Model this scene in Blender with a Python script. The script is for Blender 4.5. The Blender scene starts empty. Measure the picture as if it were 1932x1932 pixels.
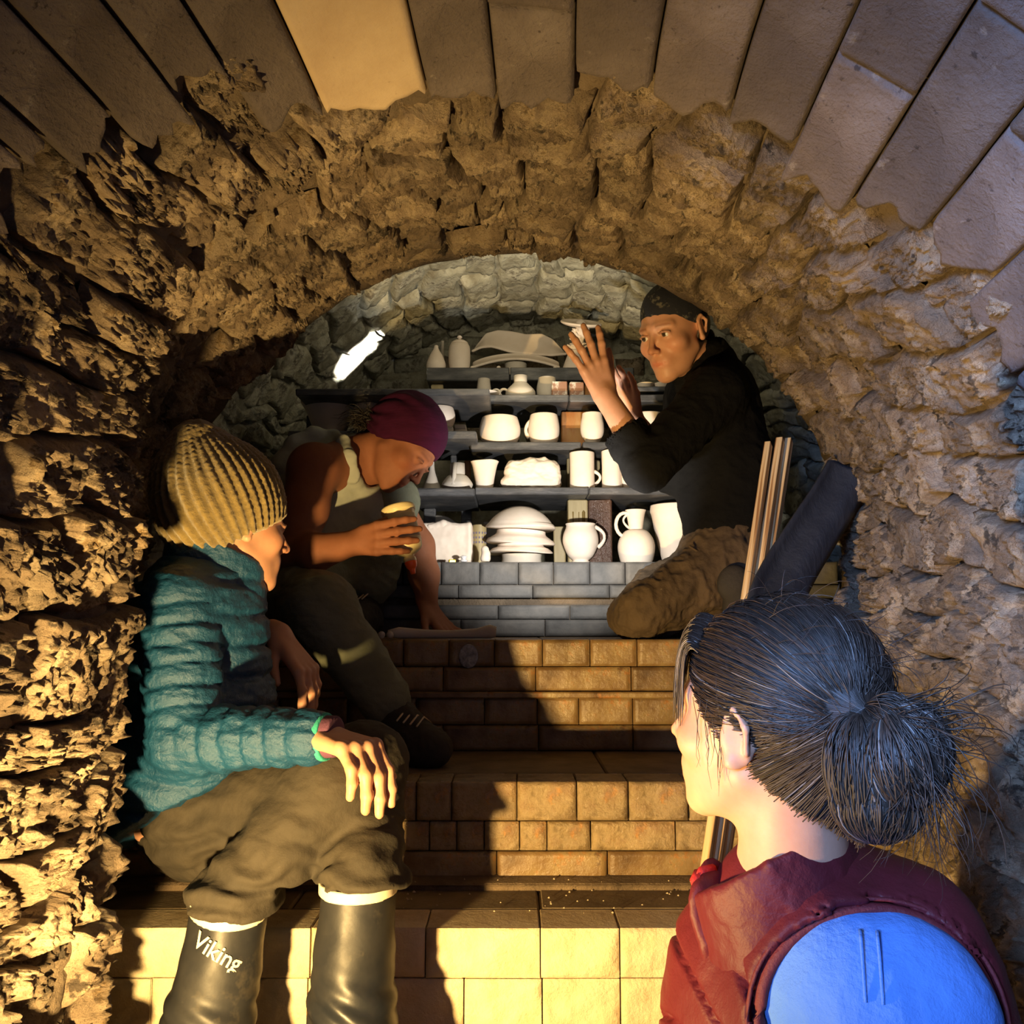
import bpy, math, random
import numpy as np
from mathutils import Vector, Matrix
random.seed(7)
RNG = np.random.RandomState(11)
scene = bpy.context.scene
COL = scene.collection
PI = math.pi

# ------------------------------------------------------------------ camera
F = 1700.0                      # focal length in pixels of the 1932 px frame
EYE = 0.95
PITCH = math.atan((1165 - 966) / F)
cam = bpy.data.cameras.new('camera')
cam.sensor_fit = 'HORIZONTAL'; cam.sensor_width = 36.0
cam.lens = 36.0 * F / 1932.0
cam.clip_start = 0.02; cam.clip_end = 50
camo = bpy.data.objects.new('camera', cam); COL.objects.link(camo)
camo.location = (0, 0, EYE); camo.rotation_euler = (PI / 2 + PITCH, 0, 0)
scene.camera = camo
CP, SP = math.cos(PITCH), math.sin(PITCH)

def ray(px, py):
    u, v = (px - 966) / F, (966 - py) / F
    return Vector((u, CP - v * SP, SP + v * CP))

def W(px, py, Y):
    """World point seen at pixel (px, py) at forward distance Y."""
    d = ray(px, py); t = Y / d.y
    return Vector((d.x * t, Y, EYE + d.z * t))

def S(px, Y):
    """Metres spanned by px pixels at forward distance Y."""
    return px * Y / F

# ------------------------------------------------------------------ light
scene.view_settings.view_transform = 'Standard'
scene.view_settings.look = 'None'
scene.view_settings.gamma = 1.0
scene.view_settings.use_curve_mapping = False
scene.view_settings.exposure = 0.22
scene.cycles.use_denoising = True
scene.cycles.max_bounces = 6
scene.cycles.sample_clamp_indirect = 6
world = bpy.data.worlds.new('world'); scene.world = world
world.use_nodes = True
wb = world.node_tree.nodes['Background']
wb.inputs[0].default_value = (0.42, 0.58, 1.0, 1); wb.inputs[1].default_value = 0.15

def add_light(name, kind, loc, target, color, energy, **kw):
    l = bpy.data.lights.new(name, kind); l.color = color; l.energy = energy
    for k, v in kw.items(): setattr(l, k, v)
    o = bpy.data.objects.new(name, l); COL.objects.link(o)
    o.location = loc
    d = Vector(target) - Vector(loc)
    o.rotation_euler = d.to_track_quat('-Z', 'Y').to_euler()
    return o

# warm work lamp low on the floor at the left of the doorway
add_light('warm_floor_lamp', 'SPOT', (-0.44, 0.72, 0.48), (0.0, 1.9, 0.95), (1.0, 0.64, 0.23), 128.0,
          spot_size=math.radians(145), spot_blend=1.0, shadow_soft_size=0.02)
# white work lamp standing among the potters, shining on the shelves
add_light('white_shelf_lamp', 'SPOT', (0.14, 1.95, 1.08), (0.12, 2.75, 1.44), (1.0, 0.94, 0.85), 25.0,
          spot_size=math.radians(94), spot_blend=0.6, shadow_soft_size=0.012)
# daylight through the kiln door behind the camera
add_light('door_daylight', 'AREA', (-0.50, -0.55, 1.25), (0.85, 0.98, 1.02), (0.25, 0.46, 1.0), 9.5,
          shape='RECTANGLE', size=0.4, size_y=0.5, spread=math.radians(46))
# added soft fill with no lamp behind it, under the far chamber's crown
add_light('chamber_fill', 'AREA', (0.05, 2.28, 1.78), (0.0, 3.2, 1.72), (1.0, 0.86, 0.58), 1.5, shape='DISK', size=0.25)
# added collimated area lamp casting the bright sliver on the chamber wall
def beam(name, src, dst, along, w, l, color, energy):
    o = add_light(name, 'AREA', src, dst, color, energy, shape='RECTANGLE', size=w, size_y=l, spread=math.radians(1.6))
    z = (Vector(src) - Vector(dst)).normalized(); y = Vector(along); y = (y - z * y.dot(z)).normalized(); x = y.cross(z)
    o.rotation_euler = Matrix((x, y, z)).transposed().to_euler()
    return o
beam('light_shaft', (0.32, 1.15, 1.40), W(727, 660, 2.72), (.72, 0, .69), .035, .15, (1, .95, .85), 9.0)

# ------------------------------------------------------------------ helpers
def link(name, me, material=None, parent=None):
    o = bpy.data.objects.new(name, me); COL.objects.link(o)
    if material is not None and not me.materials: me.materials.append(material)
    if parent is not None: o.parent = parent
    return o

def mesh_np(name, V, faces, smooth=True):
    me = bpy.data.meshes.new(name)
    if isinstance(faces, np.ndarray):
        n, k = faces.shape
        me.vertices.add(len(V)); me.vertices.foreach_set('co', np.asarray(V, np.float32).ravel())
        me.loops.add(n * k); me.loops.foreach_set('vertex_index', faces.astype(np.int32).ravel())
        me.polygons.add(n); me.polygons.foreach_set('loop_start', np.arange(0, n * k, k, dtype=np.int32))
        me.update(calc_edges=True)
    else:
        me.from_pydata([tuple(v) for v in V], [], faces); me.update()
    me.polygons.foreach_set('use_smooth', np.full(len(me.polygons), smooth, dtype=bool))
    return me

def tag(o, label=None, cat=None, group=None, kind=None):
    if label: o['label'] = label
    if cat: o['category'] = cat
    if group: o['group'] = group
    if kind: o['kind'] = kind
    return o

def empty(name, loc=(0, 0, 0), label=None, cat=None, group=None, kind=None):
    o = bpy.data.objects.new(name, None); COL.objects.link(o); o.location = loc
    o.empty_display_size = 0.05
    return tag(o, label, cat, group, kind)

def adopt(child, parent):
    """Parent without moving (parents carry only a location)."""
    child.parent = parent
    child.matrix_parent_inverse = Matrix.Translation(-parent.location)
    return child

# vectorised gradient noise --------------------------------------------------
_perm = RNG.permutation(256).astype(np.int32); _perm = np.concatenate([_perm, _perm])
_g = RNG.normal(size=(256, 3)); _g /= np.linalg.norm(_g, axis=1)[:, None]; _g = _g.astype(np.float32)
def noise3(P):
    P = np.asarray(P, np.float32); I = np.floor(P).astype(np.int32); f = P - I
    u = f * f * f * (f * (f * 6 - 15) + 10)
    I &= 255
    out = 0
    for dx in (0, 1):
        wx = u[..., 0] if dx else 1 - u[..., 0]
        for dy in (0, 1):
            wy = u[..., 1] if dy else 1 - u[..., 1]
            for dz in (0, 1):
                wz = u[..., 2] if dz else 1 - u[..., 2]
                h = _perm[(_perm[(_perm[(I[..., 0] + dx) & 255] + I[..., 1] + dy) & 255] + I[..., 2] + dz) & 255]
                g = _g[h]
                d = g[..., 0] * (f[..., 0] - dx) + g[..., 1] * (f[..., 1] - dy) + g[..., 2] * (f[..., 2] - dz)
                out = out + wx * wy * wz * d
    return out * 1.5
def fbm(P, octaves=4, gain=0.5):
    a, s, r = 1.0, 1.0, 0
    P = np.asarray(P, np.float32)
    for i in range(octaves):
        r = r + a * noise3(P * s + 17.3 * i); a *= gain; s *= 2.03
    return r
def ridged(P, octaves=4):
    a, s, r = 1.0, 1.0, 0
    P = np.asarray(P, np.float32)
    for i in range(octaves):
        r = r + a * (1 - 2 * np.abs(noise3(P * s + 9.1 * i))); a *= 0.5; s *= 2.1
    return r / 1.9
def sstep(a, b, x):
    t = np.clip((np.asarray(x, float) - a) / (b - a), 0, 1); return t * t * (3 - 2 * t)

# ------------------------------------------------------------------ materials
def hexl(c): return tuple(c) + (1,)
def material(name, cols, scale=8.0, detail=6.0, rough=0.8, bump=0.3, bump_scale=40.0, bump_dist=0.004,
             spots=None, vary=0.0, metallic=0.0, spec=0.5, vcol=False, sheen=0.0, coat=0.0, sss=0.0,
             bump2=None, rough2=None, coord='Object', stretch=None, lo=0.3, hi=0.7):
    m = bpy.data.materials.new(name); m.use_nodes = True
    nt = m.node_tree; N = nt.nodes; L = nt.links
    b = N['Principled BSDF']
    tc = N.new('ShaderNodeTexCoord'); src = tc.outputs[coord]
    if stretch:
        mp = N.new('ShaderNodeMapping'); mp.inputs['Scale'].default_value = stretch
        L.new(src, mp.inputs[0]); src = mp.outputs[0]
    n1 = N.new('ShaderNodeTexNoise'); n1.inputs['Scale'].default_value = scale; n1.inputs['Detail'].default_value = detail
    n1.inputs['Roughness'].default_value = 0.62
    L.new(src, n1.inputs['Vector'])
    cr = N.new('ShaderNodeValToRGB'); els = cr.color_ramp.elements
    k = len(cols)
    for i, c in enumerate(cols):
        p = lo + (hi - lo) * (i / max(1, k - 1))
        if i < 2: e = els[i]; e.position = p
        else: e = els.new(p)
        e.color = hexl(c)
    if k == 1: els[1].color = hexl(cols[0])
    L.new(n1.outputs['Fac'], cr.inputs[0]); colour = cr.outputs[0]
    if spots:                                     # (colour, scale, threshold, amount)
        for (sc_, sscale, thr, amt) in spots:
            n2 = N.new('ShaderNodeTexNoise'); n2.inputs['Scale'].default_value = sscale; n2.inputs['Detail'].default_value = 5
            n2.inputs['Roughness'].default_value = 0.7
            L.new(src, n2.inputs['Vector'])
            r2 = N.new('ShaderNodeMapRange'); r2.inputs[1].default_value = thr; r2.inputs[2].default_value = thr + 0.07
            r2.inputs[3].default_value = 0; r2.inputs[4].default_value = amt
            L.new(n2.outputs['Fac'], r2.inputs[0])
            mx = N.new('ShaderNodeMix'); mx.data_type = 'RGBA'
            L.new(r2.outputs[0], mx.inputs['Factor']); L.new(colour, mx.inputs['A']); mx.inputs['B'].default_value = hexl(sc_)
            colour = mx.outputs['Result']
    if vcol:
        va = N.new('ShaderNodeVertexColor'); va.layer_name = 'Col'
        mx = N.new('ShaderNodeMix'); mx.data_type = 'RGBA'; mx.blend_type = 'MULTIPLY'; mx.inputs['Factor'].default_value = 1
        L.new(colour, mx.inputs['A']); L.new(va.outputs[0], mx.inputs['B']); colour = mx.outputs['Result']
    if vary:
        oi = N.new('ShaderNodeObjectInfo')
        r3 = N.new('ShaderNodeMapRange'); r3.inputs[3].default_value = 1 - vary; r3.inputs[4].default_value = 1 + vary
        L.new(oi.outputs['Random'], r3.inputs[0])
        hs = N.new('ShaderNodeHueSaturation'); L.new(r3.outputs[0], hs.inputs['Value']); L.new(colour, hs.inputs['Color'])
        colour = hs.outputs[0]
    L.new(colour, b.inputs['Base Color'])
    b.inputs['Roughness'].default_value = rough
    b.inputs['Metallic'].default_value = metallic
    b.inputs['Specular IOR Level'].default_value = spec
    if sheen: b.inputs['Sheen Weight'].default_value = sheen
    if coat: b.inputs['Coat Weight'].default_value = coat; b.inputs['Coat Roughness'].default_value = 0.15
    if sss:
        b.inputs['Subsurface Weight'].default_value = sss; b.inputs['Subsurface Radius'].default_value = (0.6, 0.2, 0.1)
        b.inputs['Subsurface Scale'].default_value = 0.008
    if rough2:
        r4 = N.new('ShaderNodeMapRange'); r4.inputs[1].default_value = 0.35; r4.inputs[2].default_value = 0.65
        r4.inputs[3].default_value = rough; r4.inputs[4].default_value = rough2
        L.new(n1.outputs['Fac'], r4.inputs[0]); L.new(r4.outputs[0], b.inputs['Roughness'])
    last = None
    for (st, bs, bd) in ([(bump, bump_scale, bump_dist)] if bump else []) + (bump2 or []):
        nb = N.new('ShaderNodeTexNoise'); nb.inputs['Scale'].default_value = bs; nb.inputs['Detail'].default_value = 8
        nb.inputs['Roughness'].default_value = 0.65
        L.new(src, nb.inputs['Vector'])
        bp = N.new('ShaderNodeBump'); bp.inputs['Strength'].default_value = st; bp.inputs['Distance'].default_value = bd
        L.new(nb.outputs['Fac'], bp.inputs['Height'])
        if last is not None: L.new(last.outputs[0], bp.inputs['Normal'])
        last = bp
    if last is not None: L.new(last.outputs[0], b.inputs['Normal'])
    return m

M = {}
M['crust'] = material('eroded_brick', [(.09, .065, .042), (.30, .225, .15), (.60, .49, .34)], scale=11, rough=.85, bump=1.0,
                      bump_scale=34, bump_dist=.035, spots=[((.035, .026, .018), 24, .55, .9), ((.46, .30, .13), 6, .60, .5)],
                      vary=.25, bump2=[(1.0, 110, .009)], rough2=.6)
M['mortar'] = material('old_mortar', [(.07, .052, .035), (.20, .15, .10)], scale=7, bump=1.0, bump_scale=30, bump_dist=.016,
                       bump2=[(.7, 140, .003)])
M['arch'] = material('sooty_arch_brick', [(.075, .060, .055), (.135, .11, .10), (.21, .18, .165)], scale=6, rough=.85, bump=.7,
                     bump_scale=110, bump_dist=.006, vary=.26, spots=[((.03, .022, .02), 75, .61, .8), ((.34, .31, .28), 30, .62, .45)],
                     bump2=[(.5, 14, .014), (.6, 260, .003)])
M['arch_pale'] = material('pale_arch_brick', [(.40, .30, .19), (.52, .42, .28)], scale=7, rough=.85, bump=.5,
                          bump_scale=90, bump_dist=.003, spots=[((.25, .18, .12), 60, .64, .6)])
M['chamber'] = material('ash_coated_brick', [(.16, .14, .09), (.34, .33, .25), (.55, .54, .44)], scale=10, rough=.7, bump=.9,
                        bump_scale=35, bump_dist=.014, vary=.2, spots=[((.07, .055, .035), 9, .56, .8)])
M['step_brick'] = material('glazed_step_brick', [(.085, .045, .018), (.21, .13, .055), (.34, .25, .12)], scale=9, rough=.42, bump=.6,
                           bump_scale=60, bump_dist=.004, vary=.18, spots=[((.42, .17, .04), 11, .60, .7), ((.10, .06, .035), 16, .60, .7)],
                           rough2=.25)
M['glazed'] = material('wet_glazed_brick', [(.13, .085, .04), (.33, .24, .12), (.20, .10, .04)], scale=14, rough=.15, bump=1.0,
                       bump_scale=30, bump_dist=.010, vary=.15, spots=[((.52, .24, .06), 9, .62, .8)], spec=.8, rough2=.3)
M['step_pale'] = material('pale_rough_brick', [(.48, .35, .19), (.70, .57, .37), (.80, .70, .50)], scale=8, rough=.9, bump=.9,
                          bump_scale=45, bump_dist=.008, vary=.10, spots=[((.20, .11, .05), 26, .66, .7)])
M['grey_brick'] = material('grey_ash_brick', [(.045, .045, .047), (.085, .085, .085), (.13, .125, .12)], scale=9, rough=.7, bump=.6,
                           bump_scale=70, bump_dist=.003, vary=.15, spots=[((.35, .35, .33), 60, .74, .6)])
M['tread'] = material('dusty_tread', [(.12, .085, .05), (.26, .20, .12)], scale=11, rough=.8, bump=.7, bump_scale=60, bump_dist=.005)
M['dirt'] = material('dirt_floor', [(.10, .07, .045), (.25, .18, .11)], scale=9, rough=.95, bump=1, bump_scale=60, bump_dist=.01)
M['shelf'] = material('dark_kiln_shelf', [(.020, .022, .026), (.06, .062, .068), (.12, .115, .11)], scale=9, rough=.55, bump=.5,
                      bump_scale=50, bump_dist=.003, vary=.15, stretch=(1, 1, 4), rough2=.35)

# ------------------------------------------------------------------ vault
_Yk = np.array([-1.6, 0.5, 1.2, 2.15, 2.35])
def vault(Y):
    Y = np.asarray(Y, float)
    R = np.interp(Y, _Yk, [.92, .83, .78, .80, .80])
    cz = np.interp(Y, _Yk, [.92, .88, .86, 1.05, 1.08])
    cx = np.interp(Y, _Yk, [-.14, -.08, -.03, .01, .01])
    return R, cx, cz
def vpoint(a, Y, h=0.0):
    """a = angle from the crown (negative left); beyond +-90 deg it runs down the walls. h = inward offset."""
    a = np.asarray(a, float); Y = np.asarray(Y, float) + 0 * a
    R, cx, cz = vault(Y)
    ac = np.clip(a, -PI / 2, PI / 2)
    down = (np.abs(a) - np.abs(ac)) * R
    nx, nz = np.sin(ac), np.cos(ac)
    x = cx + (R - h) * nx; z = cz + (R - h) * nz - down
    # the pier at the left of the doorway comes in low down; behind it the wall steps back
    low = np.clip((1.62 - z) / .55, 0, 1) * (a < 0)
    near = sstep(1.44, 1.34, Y)
    x = x + low * (near * (.245) + (1 - near) * (-.10)) * 1.0
    lowr = sstep(1.25, 0.8, z) * (a > 0)
    x = x - lowr * .05
    return np.stack([x, Y, z], -1)

def hit(px, py):
    """(angle, Y) where the pixel's ray meets the vault arc."""
    d = ray(px, py); lo_, hi_ = .2, 3.0
    def f(t):
        x, y, z = d.x * t, d.y * t, EYE + d.z * t
        R, cx, cz = vault(y); return math.hypot(x - cx, z - cz) - R
    for _ in range(50):
        m_ = (lo_ + hi_) / 2
        if f(m_) > 0: hi_ = m_
        else: lo_ = m_
    x, y, z = d.x * lo_, d.y * lo_, EYE + d.z * lo_
    R, cx, cz = vault(y)
    return math.atan2(x - cx, z - cz), y

def warp_uv(a, Y, amt):
    P = np.stack([a * 3.1, Y * 3.7, a * 0 + 4.2], -1)
    return a + amt * fbm(P, 2), Y + amt * fbm(P + 31.7, 2)

def surf_brick(a0, a1, Y0, Y1, base, amp, seed, nu=11, nv=11, gap=.006, drop=.05, wamt=0.0, fine=30., edge=.16, point=None, rag=0.0, tilt=0.0, flake=0.0):
    """One brick of a vault: its visible face follows the vault and its edges turn down into the joints."""
    R = .8
    ga = gap / R
    def nodes(n_, L_):
        e_ = min(.2, .0035 / L_)
        return np.concatenate([[0, e_], np.linspace(3 * e_, 1 - 3 * e_, n_ - 4), [1 - e_, 1]])
    u = nodes(nu, (a1 - a0) * .8); v = nodes(nv, Y1 - Y0)
    U, Vv = np.meshgrid(u, v, indexing='ij')
    e = 0.5 - np.abs(U - .5); e2 = 0.5 - np.abs(Vv - .5)
    # push the outer ring outwards so the border is short and steep
    Us = U.copy(); Vs = Vv.copy()
    a = a0 + ga + (a1 - a0 - 2 * ga) * Us; Y = Y0 + gap + (Y1 - Y0 - 2 * gap) * Vs
    if rag:
        Y = Y + rag * Vs * fbm(np.stack([a * 14, Y * 0 + seed, Y * 0], -1), 4)
    if wamt: a, Y = warp_uv(a, Y, wamt)
    Pn = np.stack([a * R * fine / 3 + seed * 3.7, Y * fine / 3, Y * 0 + seed], -1)
    n = fbm(Pn, 5, .6)
    if flake:
        Pf = np.stack([a * R * 9 + seed, Y * 22, Y * 0 + seed * 1.3], -1)
        fl = fbm(Pf, 4, .6) * 2.2 + .6 * (0.5 - Vv)
        st = fl - np.floor(fl)
        n = n * .75 + (.55 - sstep(.0, .85, st) + .5 * sstep(.9, 1., st)) * flake
    em = np.minimum(e * (a1 - a0) * R, e2 * (Y1 - Y0))
    rnd = 1 - sstep(0, edge * .1, em + .0 + .25 * edge * .1 * noise3(Pn * 1.7))
    h = base + amp * n + tilt * (U - .5) * .05 - drop * rnd ** 2
    border = (U == 0) | (U == 1) | (Vv == 0) | (Vv == 1)
    h = np.where(border, base - drop, h)
    pf = point or vpoint
    P = pf(a, Y, h).reshape(-1, 3)
    idx = np.arange(nu * nv).reshape(nu, nv)
    f = np.stack([idx[:-1, :-1], idx[:-1, 1:], idx[1:, 1:], idx[1:, :-1]], -1).reshape(-1, 4)
    return P, f

def brick_obj(name, args, kw, mat_, parent):
    P, f = surf_brick(*args, **kw)
    c = P.mean(0)
    me = mesh_np(name, P - c, f[:, ::-1], True)
    o = link(name, me, mat_, None); o.location = c
    o.parent = parent
    return o

roof = empty('ceiling', kind='structure')
wall_l = empty('wall_left', kind='structure')
wall_r = empty('wall_right', kind='structure')
def side_of(a):
    return wall_l if a < -1.12 else (wall_r if a > 1.12 else roof)

def shell_patch(name, a_rng, Y_rng, na, nY, amp, mat_, parent, point=None, offs=-.03, fine=6.):
    a = np.linspace(*a_rng, na); Y = np.linspace(*Y_rng, nY)
    A, YY = np.meshgrid(a, Y, indexing='ij')
    n = fbm(np.stack([A * fine, YY * fine, A * 0], -1), 5, .55)
    P = (point or vpoint)(A, YY, offs + amp * n).reshape(-1, 3)
    idx = np.arange(na * nY).reshape(na, nY)
    f = np.stack([idx[:-1, :-1], idx[1:, :-1], idx[1:, 1:], idx[:-1, 1:]], -1).reshape(-1, 4)
    return link(name, mesh_np(name, P, f), mat_, parent)

AB = 2.62     # wall bottoms
for (r_, par) in (((-AB, -1.12), wall_l), ((-1.12, 1.12), roof), ((1.12, AB), wall_r)):
    shell_patch('mortar_bed', r_, (-1.6, 2.17), int(90 * (r_[1] - r_[0])), 360, .020, M['mortar'], par, offs=-.034, fine=14.)

# smooth bricks of the doorway arch: far corners traced, then laid towards the door
ends = [(-60, 330, 0, 290), (0, 290, 190, 270), (190, 272, 310, 242), (306, 152, 430, 142), (470, 238, 610, 218), (612, 216, 812, 205),
        (812, 198, 940, 196), (940, 198, 1080, 208), (1084, 132, 1228, 162), (1228, 172, 1370, 224), (1370, 226, 1480, 272),
        (1480, 345, 1600, 385), (1606, 372, 1740, 432), (1740, 434, 1862, 530)]
angs = []
for (x0, y0, x1, y1) in ends:
    angs.append((hit(x0, y0), hit(x1, y1)))
bounds = [angs[0][0][0]] + [(angs[i][1][0] + angs[i + 1][0][0]) / 2 for i in range(len(angs) - 1)] + [angs[-1][1][0]]
seed = 0
arch_rows = []
for i in range(len(ends)):
    arch_rows.append((bounds[i], bounds[i + 1], (angs[i][0][1] + angs[i][1][1]) / 2))
w_ = .145
a_ = bounds[0]
extraL = []
while a_ > -AB:
    extraL.append((a_ - w_, a_, max(.35, .92 - .45 * (bounds[0] - a_)))); a_ -= w_
a_ = bounds[-1]; extraR = []; k_ = 0
endR = [1.12, 1.12, 1.10, .95, .55, .5]
while a_ < AB:
    extraR.append((a_, a_ + w_, endR[k_] if k_ < len(endR) else .45)); a_ += w_; k_ += 1
rowsA = extraL + arch_rows + extraR
row_end = []
for i, (a0, a1, Ye) in enumerate(rowsA):
    row_end.append((a0, a1, Ye))
    cuts = [Ye]
    c_ = Ye - (.30 + .12 * random.random() if i % 2 else .17 + .1 * random.random())
    inner = -extraL.__len__() + i
    if inner == 5: c_ = Ye - .42
    while c_ > -1.3:
        cuts.append(c_); c_ -= .235
    cuts.append(-1.6)
    for j in range(len(cuts) - 1):
        seed += 1
        Y1, Y0 = cuts[j], cuts[j + 1]
        if Y1 < .0 and abs(a0) < 3 and j > 2 and Y1 < -.2 and (Y1 - Y0) < .2: pass
        hi_ = Y1 > .25
        brick_obj('brick', (a0, a1, Y0, Y1, random.uniform(-.002, .004), .0022, seed),
                  dict(nu=12 if hi_ else 5, nv=22 if hi_ else 5, gap=.0008, drop=.006 if j else .014, fine=24, edge=.018, wamt=.004, rag=.05 if j == 0 else 0),
                  M['arch_pale'] if inner == 5 and j == 0 else M['arch'], side_of((a0 + a1) / 2))

def end_at(a):
    for (a0, a1, Ye) in row_end:
        if a0 <= a <= a1: return Ye
    return .5
# eroded bricks of the inner vault and the side walls
a = -AB; ri = 0
while a < AB:
    w = random.uniform(.10, .15)
    Y = end_at(a + w / 2) + .015
    if abs(a) > 1.5: w = random.uniform(.09, .12)
    Yend = 2.15 + random.uniform(-.03, .03)
    Y += random.uniform(-.01, .01)
    first = True
    while Y < Yend - .04:
        big = random.random()
        ln = random.uniform(.085, .20)
        Y1 = min(Y + ln, Yend)
        if Yend - Y1 < .05: Y1 = Yend
        seed += 1
        base = random.uniform(-.010, .012) if random.random() > .10 else -.03
        if first: base = min(base, -.006)
        first = False
        brick_obj('brick', (a, a + w, Y, Y1, base, random.uniform(.012, .021), seed),
                  dict(nu=26, nv=28, gap=.0012, drop=.036, wamt=.085, fine=random.uniform(50, 80), edge=random.uniform(.06, .15), tilt=random.uniform(-.4, .4), flake=random.uniform(.3, .9)),
                  M['crust'], side_of(a + w / 2))
        Y = Y1
    a += w; ri += 1

# inner ledge of the vault (thickness towards the chamber)
def chamber(a, Y, h=0.0):
    a = np.asarray(a, float); Y = np.asarray(Y, float) + 0 * a
    R = .92 + 0 * Y; cz = np.interp(Y, [2.1, 3.4], [1.09, 1.16]); cx = .05
    ac = np.clip(a, -PI / 2, PI / 2)
    down = (np.abs(a) - np.abs(ac)) * R
    return np.stack([cx + (R - h) * np.sin(ac), Y, cz + (R - h) * np.cos(ac) - down], -1)
na = 160
aa = np.linspace(-AB, AB, na)
rows = [vpoint(aa, aa * 0 + 2.13, -.025 + .0 * aa), vpoint(aa, 2.17 + .02 * fbm(np.stack([aa * 6, aa * 0, aa * 0], -1)), -.005 + .01 * fbm(np.stack([aa * 9, aa * 0 + 3, aa * 0], -1))),
        chamber(aa, aa * 0 + 2.19, -.06)]
Vv = np.concatenate(rows); idx = np.arange(3 * na).reshape(3, na)
f = np.stack([idx[:-1, :-1], idx[:-1, 1:], idx[1:, 1:], idx[1:, :-1]], -1).reshape(-1, 4)
link('trim_1', mesh_np('trim_1', Vv, f), M['mortar'])['kind'] = 'structure'

for (r_, par) in (((-AB, -1.12), wall_l), ((-1.12, 1.12), roof), ((1.12, AB), wall_r)):
    shell_patch('ash_bed', r_, (2.15, 3.42), int(40 * (r_[1] - r_[0])), 60, .012, M['chamber'], par, point=chamber, offs=-.02)
a = -AB; ri = 0
while a < AB:
    w = .118 if abs(a + .06) < 1.0 else .075
    Y = 2.17 - (.1 if ri % 2 else 0); 
    while Y < 3.38:
        Y0 = max(2.16, Y); Y1 = min(Y + random.uniform(.19, .23), 3.4)
        if Y1 - Y0 > .03:
            seed += 1
            brick_obj('brick', (a, a + w, Y0, Y1, random.uniform(-.006, .008), .007, seed),
                      dict(nu=9, nv=11, gap=.004, drop=.03, wamt=.03, fine=40, edge=.10), M['chamber'], side_of(a + w / 2), point=None) if False else \
            brick_obj('brick', (a, a + w, Y0, Y1, random.uniform(-.010, .010), .012, seed),
                      dict(nu=13, nv=15, gap=.003, drop=.03, wamt=.075, fine=44, edge=.10, flake=.45, tilt=random.uniform(-.3, .3), point=chamber), M['chamber'], side_of(a + w / 2))
        Y = Y + .21
    a += w; ri += 1

# back wall of the chamber: rough daubed bricks
wall_b = empty('wall_back', (0, 3.4, 1.0), kind='structure')
def plane_pt(a, Y, h=0.0): # a -> x, Y -> z
    return np.stack([a, 3.40 - h + 0 * a, Y], -1)
g = 60
X, Z = np.meshgrid(np.linspace(-1.05, 1.15, g), np.linspace(.8, 2.15, g), indexing='ij')
P = np.stack([X, 3.42 - .03 * fbm(np.stack([X * 5, Z * 5, X * 0], -1)), Z], -1).reshape(-1, 3)
idx = np.arange(g * g).reshape(g, g)
f = np.stack([idx[:-1, :-1], idx[1:, :-1], idx[1:, 1:], idx[:-1, 1:]], -1).reshape(-1, 4)
adopt(link('daub_bed', mesh_np('daub_bed', P, f), M['chamber']), wall_b)
z = 1.6; r_ = 0
while z < 2.1:
    x = -.9 + (.1 if r_ % 2 else 0)
    while x < .95:
        w = random.uniform(.12, .2); seed += 1
        P, f = surf_brick(x * 1.0, x + w, z, z + .09, random.uniform(0, .02), .016, seed, nu=9, nv=8, gap=.005, drop=.05, fine=36, edge=.2, point=plane_pt, wamt=.03)
        c = P.mean(0); o = link('brick', mesh_np('brick', P - c, f, True), M['crust' if (x > -.35 and x < .45 and z < 1.95) else 'chamber']); o.location = c; adopt(o, wall_b)
        x += w
    z += .09; r_ += 1

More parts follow.
